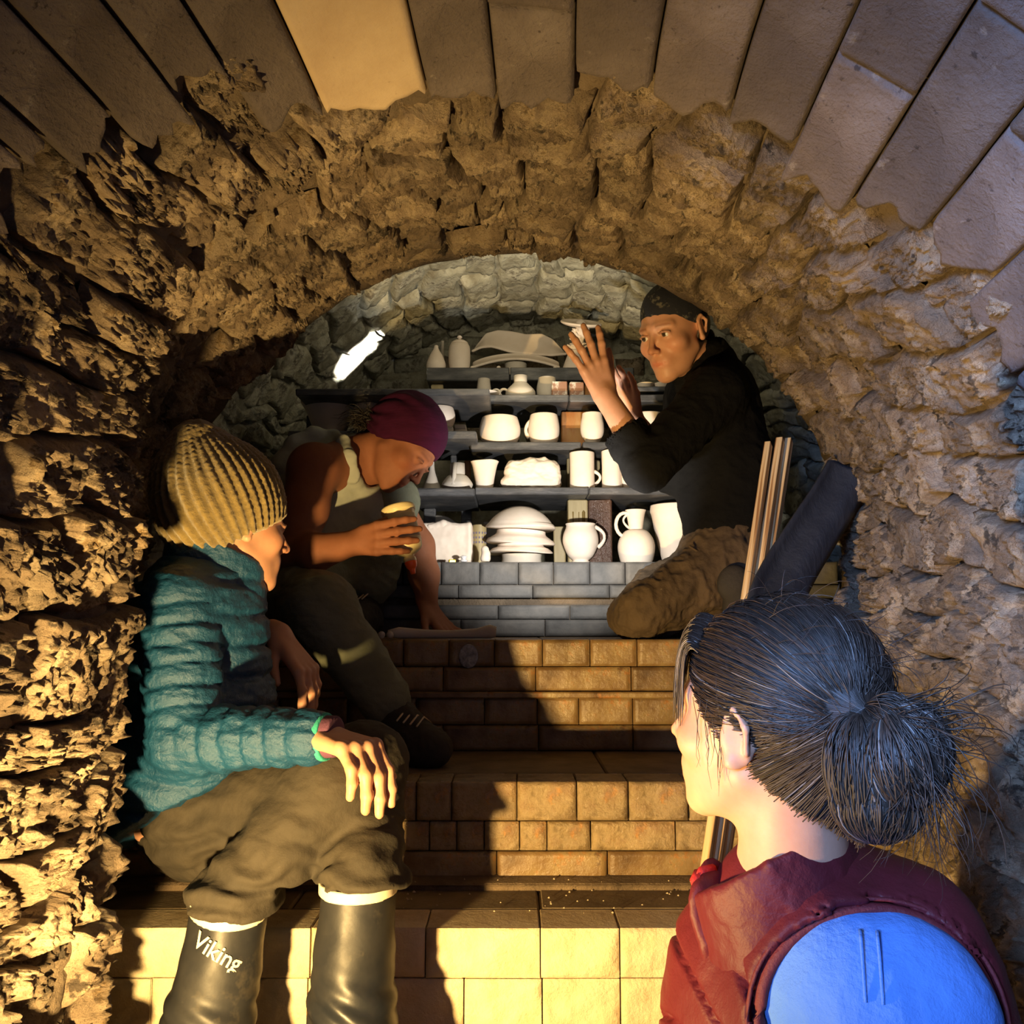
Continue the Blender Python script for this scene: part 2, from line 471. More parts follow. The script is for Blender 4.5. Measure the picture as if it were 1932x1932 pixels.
# ------------------------------------------------------------------ steps
def chamfer_box(x0, x1, y0, y1, z0, z1, c=.003, jit=0.0, rot=0.0):
    cx, cy, cz = (x0 + x1) / 2, (y0 + y1) / 2, (z0 + z1) / 2
    hx, hy, hz = (x1 - x0) / 2, (y1 - y0) / 2, (z1 - z0) / 2
    c = min(c, hx * .45, hy * .45, hz * .45)
    V = []; key = {}
    for sx in (-1, 1):
        for sy in (-1, 1):
            for sz in (-1, 1):
                for ax in range(3):
                    v = [sx * (hx - (c if ax != 0 else 0)), sy * (hy - (c if ax != 1 else 0)), sz * (hz - (c if ax != 2 else 0))]
                    key[(sx, sy, sz, ax)] = len(V); V.append(v)
    if jit:
        for v in V:
            for k in range(3): v[k] += random.uniform(-jit, jit)
    Fc = []
    s = (-1, 1)
    for sg in s:
        q = [key[(sg, -1, -1, 0)], key[(sg, 1, -1, 0)], key[(sg, 1, 1, 0)], key[(sg, -1, 1, 0)]]; Fc.append(q if sg > 0 else q[::-1])
        q = [key[(-1, sg, -1, 1)], key[(-1, sg, 1, 1)], key[(1, sg, 1, 1)], key[(1, sg, -1, 1)]]; Fc.append(q if sg > 0 else q[::-1])
        q = [key[(-1, -1, sg, 2)], key[(1, -1, sg, 2)], key[(1, 1, sg, 2)], key[(-1, 1, sg, 2)]]; Fc.append(q if sg > 0 else q[::-1])
    for a1 in s:
        for b1 in s:
            q = [key[(-1, a1, b1, 1)], key[(1, a1, b1, 1)], key[(1, a1, b1, 2)], key[(-1, a1, b1, 2)]]; Fc.append(q if a1 * b1 < 0 else q[::-1])
            q = [key[(a1, -1, b1, 0)], key[(a1, 1, b1, 0)], key[(a1, 1, b1, 2)], key[(a1, -1, b1, 2)]]; Fc.append(q if a1 * b1 > 0 else q[::-1])
            q = [key[(a1, b1, -1, 0)], key[(a1, b1, 1, 0)], key[(a1, b1, 1, 1)], key[(a1, b1, -1, 1)]]; Fc.append(q if a1 * b1 < 0 else q[::-1])
    for sx in s:
        for sy in s:
            for sz in s:
                q = [key[(sx, sy, sz, 0)], key[(sx, sy, sz, 1)], key[(sx, sy, sz, 2)]]; Fc.append(q if sx * sy * sz > 0 else q[::-1])
    return V, Fc, (cx, cy, cz)

def box(name, b, mat_, parent=None, c=.003, jit=0.0, smooth=False, rz=0.0):
    V, Fc, ctr = chamfer_box(*b, c=c, jit=jit)
    me = mesh_np(name, V, Fc, smooth)
    o = link(name, me, mat_); o.location = ctr; o.rotation_euler.z = rz
    if parent is not None: adopt(o, parent)
    return o

XL, XR = -.98, .86
global_seed = [900]
def riser(parent, rows):
    """rows: (z0, z1, yfront, joints_px or width, material)"""
    for (z0, z1, yf, joints, mt, depth) in rows:
        if isinstance(joints, (int, float)):
            w = joints; off = random.uniform(0, w); xs = [XL]; x = XL + off
            while x < XR - .02: xs.append(x); x += w * random.uniform(.93, 1.07)
            xs.append(XR)
        else:
            jx = [(j - 966) / F * yf for j in joints]
            w = jx[1] - jx[0]; xs = list(jx)
            while xs[0] > XL: xs.insert(0, xs[0] - abs(w))
            w = jx[-1] - jx[-2]
            while xs[-1] < XR: xs.append(xs[-1] + abs(w))
        for i in range(len(xs) - 1):
            m_ = mt if not callable(mt) else mt((xs[i] + xs[i + 1]) / 2)
            box('brick', (xs[i] + .0010, xs[i + 1] - .0010, yf + .004, yf + depth, z0 + .0010, z1 - .0010), M[m_], parent, c=.002)
            fb = COL.objects[-1]; global_seed[0] += 1
            rgh = {'step_pale': .006, 'glazed': .0045, 'step_brick': .0022, 'grey_brick': .0032}[m_]
            P, f = surf_brick(xs[i], xs[i + 1], z0, z1, random.uniform(-.0015, .002), rgh, global_seed[0], nu=20, nv=14, gap=.0009, drop=.0075 if m_ != 'step_pale' else .003, fine=45, edge=.03 if m_ != 'step_pale' else .06,
                              point=lambda a, z, h: np.stack([a, yf - h + 0 * a, z], -1))
            V0 = np.array([v.co[:] for v in fb.data.vertices]) ; F0 = [tuple(p.vertices) for p in fb.data.polygons]
            c = np.array(fb.matrix_basis.translation)
            V2 = np.concatenate([V0, P - c]); F2 = F0 + [tuple(int(q) + len(V0) for q in r) for r in f]
            me = bpy.data.meshes.new('brick'); me.from_pydata([tuple(v) for v in V2], [], F2); me.update(); me.materials.append(M[m_])
            me.polygons.foreach_set('use_smooth', np.array([False] * len(F0) + [True] * len(f))); old = fb.data; fb.data = me; bpy.data.meshes.remove(old)

Z1, Z2, Z3, Z4 = .443, .633, .898, 1.104
Y1_, Y2_, Y3_, Y4_ = 1.55, 1.80, 2.20, 2.50
ZF = .20
floor = empty('floor', kind='structure')
o = box('floor_slab', (XL, XR + .1, -1.6, 1.7, ZF - .1, ZF), M['dirt'], floor, c=.01)
st1 = empty('trim_2', (0, Y1_, ZF), kind='structure')
st2 = empty('trim_3', (0, Y2_, Z1), kind='structure')
st3 = empty('trim_4', (0, Y3_, Z2), kind='structure')
st4 = empty('trim_5', (0, Y4_, Z3), kind='structure')
for (p, b) in ((st1, (XL, XR, Y1_ + .02, 2.4, ZF, Z1 - .01)), (st2, (XL, XR, Y2_ + .02, 2.7, Z1 - .02, Z2 - .01)),
               (st3, (XL, XR, Y3_ + .02, 3.0, Z2 - .02, Z3 - .01)), (st4, (XL, XR, Y4_ + .02, 3.45, Z3 - .02, Z4 - .008))):
    box('core', b, M['mortar'], p)
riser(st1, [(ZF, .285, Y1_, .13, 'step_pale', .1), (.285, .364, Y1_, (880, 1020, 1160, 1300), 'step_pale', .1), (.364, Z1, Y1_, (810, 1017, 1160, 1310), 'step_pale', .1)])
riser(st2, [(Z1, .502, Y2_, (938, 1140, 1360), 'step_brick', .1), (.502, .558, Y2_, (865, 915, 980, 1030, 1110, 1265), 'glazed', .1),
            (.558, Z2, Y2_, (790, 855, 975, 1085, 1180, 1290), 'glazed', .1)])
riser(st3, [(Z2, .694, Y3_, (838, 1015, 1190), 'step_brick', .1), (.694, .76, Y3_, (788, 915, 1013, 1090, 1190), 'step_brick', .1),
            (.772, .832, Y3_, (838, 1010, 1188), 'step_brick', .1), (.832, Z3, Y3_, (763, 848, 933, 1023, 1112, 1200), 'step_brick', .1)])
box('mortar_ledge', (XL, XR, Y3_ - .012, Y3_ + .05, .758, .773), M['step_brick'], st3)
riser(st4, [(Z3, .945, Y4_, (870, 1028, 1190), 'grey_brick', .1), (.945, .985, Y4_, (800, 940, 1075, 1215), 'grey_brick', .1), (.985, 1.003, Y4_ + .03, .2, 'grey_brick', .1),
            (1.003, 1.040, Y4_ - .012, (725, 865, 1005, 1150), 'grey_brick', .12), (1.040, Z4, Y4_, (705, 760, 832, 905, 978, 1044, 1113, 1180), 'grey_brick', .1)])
# tread slabs
def tread(parent, y0, y1, z, joints, mt='tread', th=.022):
    yf = y0
    xs = [XL] + [(j - 966) / F * yf for j in joints] + [XR]
    for i in range(len(xs) - 1):
        box('slab', (xs[i] + .001, xs[i + 1] - .001, y0 + .10, y1 + .01, z - th, z - random.uniform(0, .0015)), M[mt], parent, c=.004, jit=.001)
tread(st1, Y1_, Y2_, Z1, (540, 1020, 1500))
tread(st2, Y2_, Y3_, Z2, (700, 1150))
tread(st3, Y3_, Y4_, Z3, (640, 1023, 1330), 'step_brick')
tread(st4, Y4_ + .09, 3.35, Z4, (600, 1000, 1400), 'shelf', .01)
box('dirt_ridge', (XL, XR, Y2_ - .045, Y2_ + .01, Z1 - .005, Z1 + .014), M['dirt'], st2, c=.012, jit=.003)
# crumbs of fired clay on the first tread
cr = []
cv = []; cf = []
for k in range(70):
    x = random.uniform(-.3, .45); y = random.uniform(1.62, 1.78); r = random.uniform(.001, .0035); z = Z1 + .001 + (.014 if y > 1.755 else 0)
    b0 = len(cv)
    for (dx, dy, dz) in ((1, 0, 0), (-1, 0, 0), (0, 1, 0), (0, -1, 0), (0, 0, 1), (0, 0, -.2)):
        cv.append((x + dx * r * random.uniform(.7, 1.3), y + dy * r, z + dz * r))
    for (i, j, l) in ((0, 2, 4), (2, 1, 4), (1, 3, 4), (3, 0, 4), (2, 0, 5), (1, 2, 5), (3, 1, 5), (0, 3, 5)): cf.append((b0 + i, b0 + j, b0 + l))
M['crumb'] = material('pale_crumb', [(.5, .4, .26), (.62, .52, .36)], bump=0)
o = link('crumbs', mesh_np('crumbs', cv, cf), M['crumb']); adopt(o, st1); o['kind'] = 'stuff'
# ------------------------------------------------------------------ signed-distance modelling of bodies and cloth
class Field:
    def __init__(s, lo, hi, h):
        s.h = h; s.lo = np.array(lo, float); s.n = np.ceil((np.array(hi, float) - s.lo) / h).astype(int) + 1
        s.D = np.full(s.n, 1.0, np.float32)
    def _sub(s, lo, hi, pad):
        a = np.clip(np.floor((np.minimum(lo, hi) - pad - s.lo) / s.h).astype(int), 0, s.n)
        b = np.clip(np.ceil((np.maximum(lo, hi) + pad - s.lo) / s.h).astype(int) + 1, 0, s.n)
        if np.any(b <= a): return None
        sl = tuple(slice(a[i], b[i]) for i in range(3))
        g = [(s.lo[i] + s.h * np.arange(a[i], b[i])).astype(np.float32) for i in range(3)]
        P = np.stack(np.meshgrid(*g, indexing='ij'), -1)
        return sl, P
    def _mix(s, sl, d, k, op):
        A = s.D[sl]
        if op == 'add':
            if k <= 0: s.D[sl] = np.minimum(A, d); return
            h = np.clip(.5 + .5 * (A - d) / k, 0, 1); s.D[sl] = A * (1 - h) + d * h - k * h * (1 - h)
        elif op == 'sub':
            if k <= 0: s.D[sl] = np.maximum(A, -d); return
            h = np.clip(.5 - .5 * (A + d) / k, 0, 1); s.D[sl] = A * (1 - h) + (-d) * h + k * h * (1 - h)
        elif op == 'int':
            s.D[sl] = np.maximum(A, d)
    def cone(s, a, b, r1, r2=None, k=.01, op='add', flat=None, mod=None):
        """Tapered capsule from a to b. flat=(axis, f): thickness along axis scaled by f. mod(t, P) adds to the radius."""
        a = np.array(a, float); b = np.array(b, float); r2 = r1 if r2 is None else r2
        rm = max(r1, r2)
        q = s._sub(np.minimum(a, b) - rm, np.maximum(a, b) + rm, k + 3 * s.h + .012)
        if q is None: return
        sl, P = q; ab = b - a; L = max(1e-6, float(ab @ ab))
        pa = P - a.astype(np.float32)
        t = np.clip((pa @ ab.astype(np.float32)) / L, 0, 1)
        v = pa - t[..., None] * ab.astype(np.float32)
        if flat is not None:
            ax = np.array(flat[0], float); ax /= np.linalg.norm(ax); c = v @ ax.astype(np.float32)
            v = v + (c * (1 / flat[1] - 1))[..., None] * ax.astype(np.float32)
        rr = r1 + (r2 - r1) * t
        if mod is not None: rr = rr + mod(t, P)
        d = np.sqrt((v * v).sum(-1)) - rr
        if flat is not None: d = d * min(1, flat[1] + .25)
        s._mix(sl, d.astype(np.float32), k, op)
    def ball(s, c, r, k=.01, op='add'): s.cone(c, c, r, r, k, op)
    def ell(s, c, r, Rm=None, k=.01, op='add', mod=None):
        c = np.array(c, float); r = np.array(r, float)
        Rm = np.eye(3) if Rm is None else np.array(Rm, float)
        ext = np.sqrt(((Rm * r[None, :]) ** 2).sum(1))
        q = s._sub(c - ext, c + ext, k + 3 * s.h + .012)
        if q is None: return
        sl, P = q
        L = (P - c.astype(np.float32)) @ Rm.astype(np.float32)
        k0 = np.sqrt(((L / r.astype(np.float32)) ** 2).sum(-1)) + 1e-6
        k1 = np.sqrt(((L / (r * r).astype(np.float32)) ** 2).sum(-1)) + 1e-6
        d = k0 * (k0 - 1) / k1
        if mod is not None: d = d - mod(L)
        s._mix(sl, d.astype(np.float32), k, op)
    def rbox(s, c, r, Rm=None, rd=.01, k=.01, op='add'):
        c = np.array(c, float); r = np.array(r, float)
        Rm = np.eye(3) if Rm is None else np.array(Rm, float)
        ext = np.abs(Rm * r[None, :]).sum(1)
        q = s._sub(c - ext, c + ext, k + 3 * s.h + .012)
        if q is None: return
        sl, P = q
        L = np.abs((P - c.astype(np.float32)) @ Rm.astype(np.float32)) - (r - rd).astype(np.float32)
        d = np.sqrt((np.maximum(L, 0) ** 2).sum(-1)) + np.minimum(L.max(-1), 0) - rd
        s._mix(sl, d.astype(np.float32), k, op)
    def chain(s, pts, rads, k=.01, op='add', flat=None, mod=None):
        for i in range(len(pts) - 1):
            s.cone(pts[i], pts[i + 1], rads[i], rads[i + 1], k if i or op != 'add' else k, op, flat, mod)
    def plane_cut(s, p, n):
        """Remove everything on the +n side of the plane."""
        g = [(s.lo[i] + s.h * np.arange(s.n[i])).astype(np.float32) for i in range(3)]
        n = np.array(n, float); n /= np.linalg.norm(n); p = np.array(p, float)
        d = (g[0][:, None, None] * n[0] + g[1][None, :, None] * n[1] + g[2][None, None, :] * n[2] - float(p @ n)).astype(np.float32)
        s.D = np.maximum(s.D, d)
    def mesh(s):
        D = s.D; I = D < 0
        D[0], D[-1] = np.maximum(D[0], 1e-3), np.maximum(D[-1], 1e-3)
        D[:, 0], D[:, -1] = np.maximum(D[:, 0], 1e-3), np.maximum(D[:, -1], 1e-3)
        D[:, :, 0], D[:, :, -1] = np.maximum(D[:, :, 0], 1e-3), np.maximum(D[:, :, -1], 1e-3)
        I = D < 0
        c = I.astype(np.uint8)
        sm = (c[:-1, :-1, :-1] + c[1:, :-1, :-1] + c[:-1, 1:, :-1] + c[:-1, :-1, 1:] + c[1:, 1:, :-1] + c[1:, :-1, 1:] + c[:-1, 1:, 1:] + c[1:, 1:, 1:])
        act = (sm > 0) & (sm < 8)
        ijk = np.argwhere(act)
        vid = np.full(act.shape, -1, np.int32); vid[act] = np.arange(len(ijk))
        i, j, k = ijk.T
        cor = {}
        for dx in (0, 1):
            for dy in (0, 1):
                for dz in (0, 1): cor[(dx, dy, dz)] = D[i + dx, j + dy, k + dz]
        acc = np.zeros((len(ijk), 3)); cnt = np.zeros(len(ijk))
        for ax in range(3):
            o = [x for x in range(3) if x != ax]
            for p in (0, 1):
                for q in (0, 1):
                    A = [0, 0, 0]; A[o[0]] = p; A[o[1]] = q; B = list(A); B[ax] = 1
                    da, db = cor[tuple(A)], cor[tuple(B)]
                    m = (da < 0) != (db < 0)
                    t = np.where(m, da / np.where(m, da - db, 1), 0)
                    v = np.zeros((len(ijk), 3)); v[:, o[0]] = p; v[:, o[1]] = q; v[:, ax] = t
                    acc += v * m[:, None]; cnt += m
        V = s.lo + (ijk + acc / cnt[:, None]) * s.h
        quads = []
        for ax in range(3):
            a = [slice(None)] * 3; b = [slice(None)] * 3; a[ax] = slice(0, -1); b[ax] = slice(1, None)
            e = I[tuple(a)] != I[tuple(b)]
            ins = I[tuple(a)]
            idx = np.argwhere(e); 
            o = [(ax + 1) % 3, (ax + 2) % 3]
            ok = (idx[:, o[0]] > 0) & (idx[:, o[1]] > 0) & (idx[:, o[0]] < D.shape[o[0]] - 1) & (idx[:, o[1]] < D.shape[o[1]] - 1)
            idx = idx[ok]
            def at(d0, d1):
                q = idx.copy(); q[:, o[0]] += d0; q[:, o[1]] += d1
                return vid[q[:, 0], q[:, 1], q[:, 2]]
            Q = np.stack([at(-1, -1), at(0, -1), at(0, 0), at(-1, 0)], -1)
            flip = ~ins[idx[:, 0], idx[:, 1], idx[:, 2]]
            Q[flip] = Q[flip][:, ::-1]
            quads.append(Q)
        return V, np.concatenate(quads)

def relax(V, Q, n=1, amt=.5):
    """Laplacian smoothing."""
    for _ in range(n):
        acc = np.zeros_like(V); c = np.zeros(len(V))
        for i in range(4):
            a, b = Q[:, i], Q[:, (i + 1) % 4]
            np.add.at(acc, a, V[b]); np.add.at(c, a, 1)
            np.add.at(acc, b, V[a]); np.add.at(c, b, 1)
        V = V + amt * (acc / np.maximum(c, 1)[:, None] - V)
    return V

def normals(V, Q):
    n = np.cross(V[Q[:, 2]] - V[Q[:, 0]], V[Q[:, 3]] - V[Q[:, 1]])
    N = np.zeros_like(V)
    for i in range(4): np.add.at(N, Q[:, i], n)
    return N / (np.linalg.norm(N, axis=1)[:, None] + 1e-12)

def set_colors(me, C):
    at = me.color_attributes.new('Col', 'FLOAT_COLOR', 'POINT')
    C4 = np.ones((len(me.vertices), 4), np.float32); C4[:, :3] = C
    at.data.foreach_set('color', C4.ravel())

def field_obj(name, fld, mat_, parent=None, smooth=1, disp=None, color=None):
    V, Q = fld.mesh()
    if smooth: V = relax(V, Q, smooth)
    if disp is not None:
        N = normals(V, Q); V = V + N * disp(V, N)[:, None]
    me = mesh_np(name, V, Q, True)
    if color is not None: set_colors(me, color(V))
    o = link(name, me, mat_)
    if parent is not None: adopt(o, parent)
    return o

def frame_of(fwd, up):
    """Columns right, forward, up."""
    f = Vector(fwd).normalized(); u = Vector(up); u = (u - f * u.dot(f)).normalized(); r = f.cross(u)
    return np.array([[r.x, f.x, u.x], [r.y, f.y, u.y], [r.z, f.z, u.z]])

def box_hull(pts, pad):
    P = np.array([list(p) for p in pts]); return P.min(0) - pad, P.max(0) + pad

M['skin'] = material('skin', [(.50, .25, .15), (.62, .34, .22)], scale=14, rough=.5, bump=.25, bump_scale=160, bump_dist=.001,
                     vcol=True, sss=.12)
M['skin_shade'] = material('shaded_skin', [(.22, .085, .042), (.29, .12, .065)], scale=14, rough=.7, spec=.25, bump=.25, bump_scale=160, bump_dist=.001, vcol=True, sss=.08)  # darker copy of skin: the shade over this sitter is in the colour
M['eye'] = material('eye', [(1, 1, 1)], bump=0, rough=.08, vcol=True, spec=.8)

class Head:
    """A head in its own frame: x right, y forward, z up, origin between the ears."""
    def __init__(s, c, fwd, up, sc=1.0, open_mouth=0.0):
        s.c = np.array(list(c), float); s.R = frame_of(fwd, up); s.s = sc; s.om = open_mouth
    def p(s, x, y, z): return s.c + s.R @ (np.array([x, y, z]) * s.s)
    def loc(s, V): return ((V - s.c) @ s.R) / s.s
    def build(s, F_, ears=True, slit=True):
        sc, R = s.s, s.R
        E = lambda x, y, z, a, b, c, k=.012, op='add': F_.ell(s.p(x, y, z), np.array([a, b, c]) * sc, R, k * sc, op)
        C = lambda p, q, r1, r2=None, k=.008, op='add', flat=None: F_.cone(s.p(*p), s.p(*q), r1 * sc, (r1 if r2 is None else r2) * sc, k * sc, op, flat)
        E(0, -.020, .036, .076, .094, .084)
        E(0, .030, -.012, .063, .060, .088, .02)
        E(0, .032, -.070, .042, .050, .040, .025)
        C((-.050, -.002, -.050), (-.015, .066, -.098), .013, .012, .028)
        C((.050, -.002, -.050), (.015, .066, -.098), .013, .012, .028)
        E(0, .074, -.101, .019, .016, .015, .018)
        for q in (-1, 1):
            E(q * .043, .056, -.026, .022, .022, .020, .020)
            C((q * .012, .085, .024), (q * .046, .068, .022), .006, .005, .016)
            E(q * .030, .099, .002, .016, .017, .011, .014, 'sub')
            F_.ball(s.p(q * .031, .0735, .002), .0150 * sc, .003 * sc)            # lids
            if slit: F_.ell(s.p(q * .0315, .089, .0005), np.array([.0135, .012, .0048]) * sc, R, .002 * sc, 'sub')
            C((q * .017, .088, .006), (q * .031, .0915, .0085), .0022, .0026, .004)
            C((q * .031, .0915, .0085), (q * .046, .082, .004), .0026, .002, .004)
        C((0, .084, .018), (0, .110, -.030), .0055, .0072, .010)
        E(0, .110, -.033, .0088, .0092, .0080, .007)
        for q in (-1, 1):
            E(q * .0105, .101, -.036, .0058, .0082, .0060, .005)
            F_.ball(s.p(q * .0065, .108, -.0425), .0032 * sc, .003 * sc, 'sub')
        E(0, .078, -.062, .028, .017, .022, .020)
        C((-.024, .082, -.0660), (0, .0945, -.0615), .0022, .0040, .004); C((0, .0945, -.0615), (.024, .082, -.0660), .0040, .0022, .004)
        C((-.022, .081, -.0690), (0, .0930, -.0745), .0022, .0048, .004); C((0, .0930, -.0745), (.022, .081, -.0690), .0048, .0022, .004)
        C((-.024, .087, -.0678), (0, .098, -.0675), .0010 + s.om, .0012 + s.om, .0015, 'sub'); C((0, .098, -.0675), (.024, .087, -.0678), .0012 + s.om, .0010 + s.om, .0015, 'sub')
        for q in (-1, 1) if ears else ():                    # ears
            F_.ell(s.p(q * .075, -.012, -.006), np.array([.0065, .019, .031]) * sc, R @ rotm('z', -q * 22), .006 * sc)
            C((q * .080, -.024, -.020), (q * .086, -.026, .008), .0036, .0042, .004)
            C((q * .086, -.026, .008), (q * .083, -.012, .024), .0042, .0040, .004)
            C((q * .083, -.012, .024), (q * .079, .002, .012), .0040, .003, .004)
            F_.ell(s.p(q * .088, -.011, .000), np.array([.0065, .0095, .016]) * sc, R, .005 * sc, 'sub')
            F_.ball(s.p(q * .078, -.006, -.031), .0075 * sc, .006 * sc)
    def tint(s, V, C, brow=(.25, .16, .10), lip=(1.0, .66, .62), browamt=.75, lines=True):
        L = s.loc(V); x, y, z = np.abs(L[:, 0]), L[:, 1], L[:, 2]
        near = (np.linalg.norm(L, axis=1) < .15)
        def mixc(w, col):
            w = (w * near)[:, None]; C[:] = C * (1 - w) + C * np.array(col) * w
        m = np.exp(-((x / .024) ** 4 + ((z + .068) / .0095) ** 2)) * (y > .074)
        mixc(m, lip)
        zc = .0235 + .06 * (x - .014) - 3.2 * (x - .014) ** 2
        m = np.exp(-(((z - zc) / .0042) ** 2)) * sstep(.010, .016, x) * sstep(.056, .045, x) * (y > .05)
        mixc(m * browamt, brow)
        m = np.exp(-(((x - .043) / .022) ** 2 + ((z + .03) / .02) ** 2)) * (y > .03) * .5
        mixc(m, (1.08, .78, .72))
        m = np.exp(-((x / .014) ** 2 + ((z + .034) / .012) ** 2)) * (y > .09) * .5
        mixc(m, (1.05, .75, .70))
        m = np.exp(-(((x - .031) / .017) ** 2 + ((z - .0045) / .003) ** 2)) * (y > .08) * .7
        mixc(m, (.35, .28, .25))
        return C
    def eyes(s, parent, iris=(.10, .07, .04), look=(0, 1, 0)):
        for q in (-1, 1):
            n = 14; V = []; Fc = []
            u, v = np.meshgrid(np.linspace(0, PI, n), np.linspace(0, 2 * PI, 2 * n, endpoint=False), indexing='ij')
            lk = np.array(look, float); lk /= np.linalg.norm(lk)
            a = np.cross(lk, [0, 0, 1.]); a /= np.linalg.norm(a); b = np.cross(a, lk)
            D = (np.cos(u)[..., None] * lk + (np.sin(u) * np.cos(v))[..., None] * a + (np.sin(u) * np.sin(v))[..., None] * b).reshape(-1, 3)
            Vw = np.array([s.p(q * .031, .0745, .002)]) + (D * .0128 * s.s) @ s.R.T
            idx = np.arange(n * 2 * n).reshape(n, 2 * n); i2 = np.roll(idx, -1, 1)
            f = np.stack([idx[:-1], idx[1:], i2[1:], i2[:-1]], -1).reshape(-1, 4)
            ang = u.ravel()
            Cc = np.tile(np.array([.78, .74, .70]), (len(Vw), 1))
            Cc[ang < .50] = iris; Cc[ang < .22] = (.01, .01, .01)
            me = mesh_np('eye', Vw, f, True); set_colors(me, Cc)
            o = link('eye', me, M['eye']); adopt(o, parent)

def rotm(ax, deg):
    return np.array(Matrix.Rotation(math.radians(deg), 3, ax.upper()))

def hand(F_, wrist, knuckle_mid, palm_n, side, curls, spread=.0, size=1.0, wr=.024, thumb=None, wf=1.0, k=.005, tips=None):
    """Hand from wrist to the middle knuckle. palm_n points out of the palm; side points towards the thumb.
    curls = four lists of bend angles (degrees towards the palm) for index..little."""
    w = np.array(list(wrist), float); km = np.array(list(knuckle_mid), float)
    d = km - w; L = np.linalg.norm(d); d /= L
    n = np.array(list(palm_n), float); n -= d * (n @ d); n /= np.linalg.norm(n)
    s_ = np.cross(n, d); s0 = np.array(list(side), float)
    if s_ @ s0 < 0: s_ = -s_
    ks = []
    offs = (.030, .010, -.010, -.029)
    for i, of in enumerate(offs):
        ks.append(w + d * (L * (1.0, 1.03, .98, .90)[i]) + s_ * of * size)
    for i, kp in enumerate(ks):
        F_.cone(w + s_ * offs[i] * .55 * size, kp, .0150 * size * wf, .0115 * size * wf, k * 2)
        F_.ball(kp - n * .003 * size, .0102 * size, k * .8)
    F_.cone(w - d * .02 * size, w + d * .01 * size, wr * size, wr * .95 * size, .012, flat=(n, .72))
    lens = ((.042, .026, .021), (.046, .030, .022), (.043, .028, .021), (.034, .021, .019))
    rads = ((.0102, .0094, .0086, .0074),) * 3 + ((.0092, .0084, .0076, .0066),)
    tipsout = []
    for i in range(4):
        p = ks[i]; ang = 0; sp = (1, .33, -.33, -1)[i] * spread
        base = d * math.cos(math.radians(sp)) + s_ * math.sin(math.radians(sp))
        for j in range(3):
            ang += curls[i][j]
            r_ = math.radians(ang)
            dirn = base * math.cos(r_) + n * math.sin(r_)
            q = p + dirn * lens[i][j] * size
            F_.cone(p, q, rads[i][j] * size, rads[i][j + 1] * size, .0035 if j else k)
            if j < 2: F_.ball(q - n * .001, rads[i][j + 1] * size * 1.08, .002)
            p = q
        tipsout.append((p, dirn, i))
    if thumb is None: thumb = (50, 30)
    tb = w + d * .018 * size + s_ * .022 * size + n * .006 * size
    a1, c1 = math.radians(thumb[0]), math.radians(thumb[1])
    td = (d * math.cos(a1) + s_ * math.sin(a1)) * math.cos(c1) + n * math.sin(c1)
    t1 = tb + td * .042 * size
    td2 = td * .92 + d * .30; td2 /= np.linalg.norm(td2); t2 = t1 + td2 * .032 * size
    td3 = td2 * .9 + d * .35; td3 /= np.linalg.norm(td3); t3 = t2 + td3 * .024 * size
    F_.cone(tb, t1, .0155 * size, .0112 * size, .012); F_.cone(t1, t2, .0108 * size, .0095 * size, .004); F_.cone(t2, t3, .0098 * size, .0075 * size, .003)
    return ks, tipsout

def limb(F_, pts, rads, k=.03, mod=None, flat=None):
    for i in range(len(pts) - 1):
        F_.cone(list(pts[i]), list(pts[i + 1]), rads[i], rads[i + 1], k, mod=mod, flat=flat)
# ------------------------------------------------------------------ people: cloth materials
M['teal'] = material('teal_quilted_nylon', [(.006, .052, .120), (.009, .072, .16)], scale=10, rough=.38, bump=.9, bump_scale=38,
                     bump_dist=.008, spec=.6, vcol=True, bump2=[(.35, 130, .003)])
M['cuff_green'] = material('turquoise_cuff', [(.03, .33, .27)], bump=.3, bump_scale=200)
M['cuff_purple'] = material('plum_cuff', [(.12, .045, .09)], bump=.3, bump_scale=200)
M['trouser'] = material('dark_olive_canvas', [(.024, .020, .014), (.045, .037, .025)], scale=12, rough=.85, bump=.5, bump_scale=30, bump_dist=.006,
                        spots=[((.30, .26, .19), 30, .70, .6)], bump2=[(.3, 400, .001)])
M['boot'] = material('dusty_rubber', [(.010, .012, .017), (.024, .024, .025)], scale=9, rough=.36, bump=.12, bump_scale=20, bump_dist=.004,
                     rough2=.6, spec=.3, spots=[((.07, .06, .045), 8, .57, .45)])
M['band'] = material('cream_rubber', [(.75, .68, .52)], bump=.1, rough=.45)
M['knit'] = material('olive_gold_knit', [(.19, .135, .042), (.29, .215, .070)], scale=50, rough=.95, bump=.9, bump_scale=170, bump_dist=.004,
                     sheen=.5, vcol=True)
M['tank'] = material('pale_grey_cotton', [(.30, .33, .29), (.40, .42, .37)], rough=.9, bump=.4, bump_scale=25, bump_dist=.005)
M['sage'] = material('sage_work_trousers', [(.12, .135, .09), (.18, .195, .14)], scale=8, rough=.85, bump=.6, bump_scale=22, bump_dist=.007,
                     bump2=[(.3, 300, .001)])
M['maroon'] = material('maroon_jersey', [(.030, .003, .018), (.042, .004, .024)], rough=.9, bump=.5, bump_scale=20, bump_dist=.004, stretch=(1, 1, 5), spec=.15)
M['darkhair'] = material('dark_hair', [(.030, .018, .012), (.055, .035, .022)], rough=.45, bump=.8, bump_scale=60, bump_dist=.004, vcol=True)
M['shoe'] = material('worn_dark_shoe', [(.018, .016, .013), (.045, .038, .03)], rough=.8, bump=.8, bump_scale=40, bump_dist=.005)
M['sock'] = material('dark_wool_sock', [(.02, .016, .012)], rough=.95, bump=.8, bump_scale=120, bump_dist=.003)
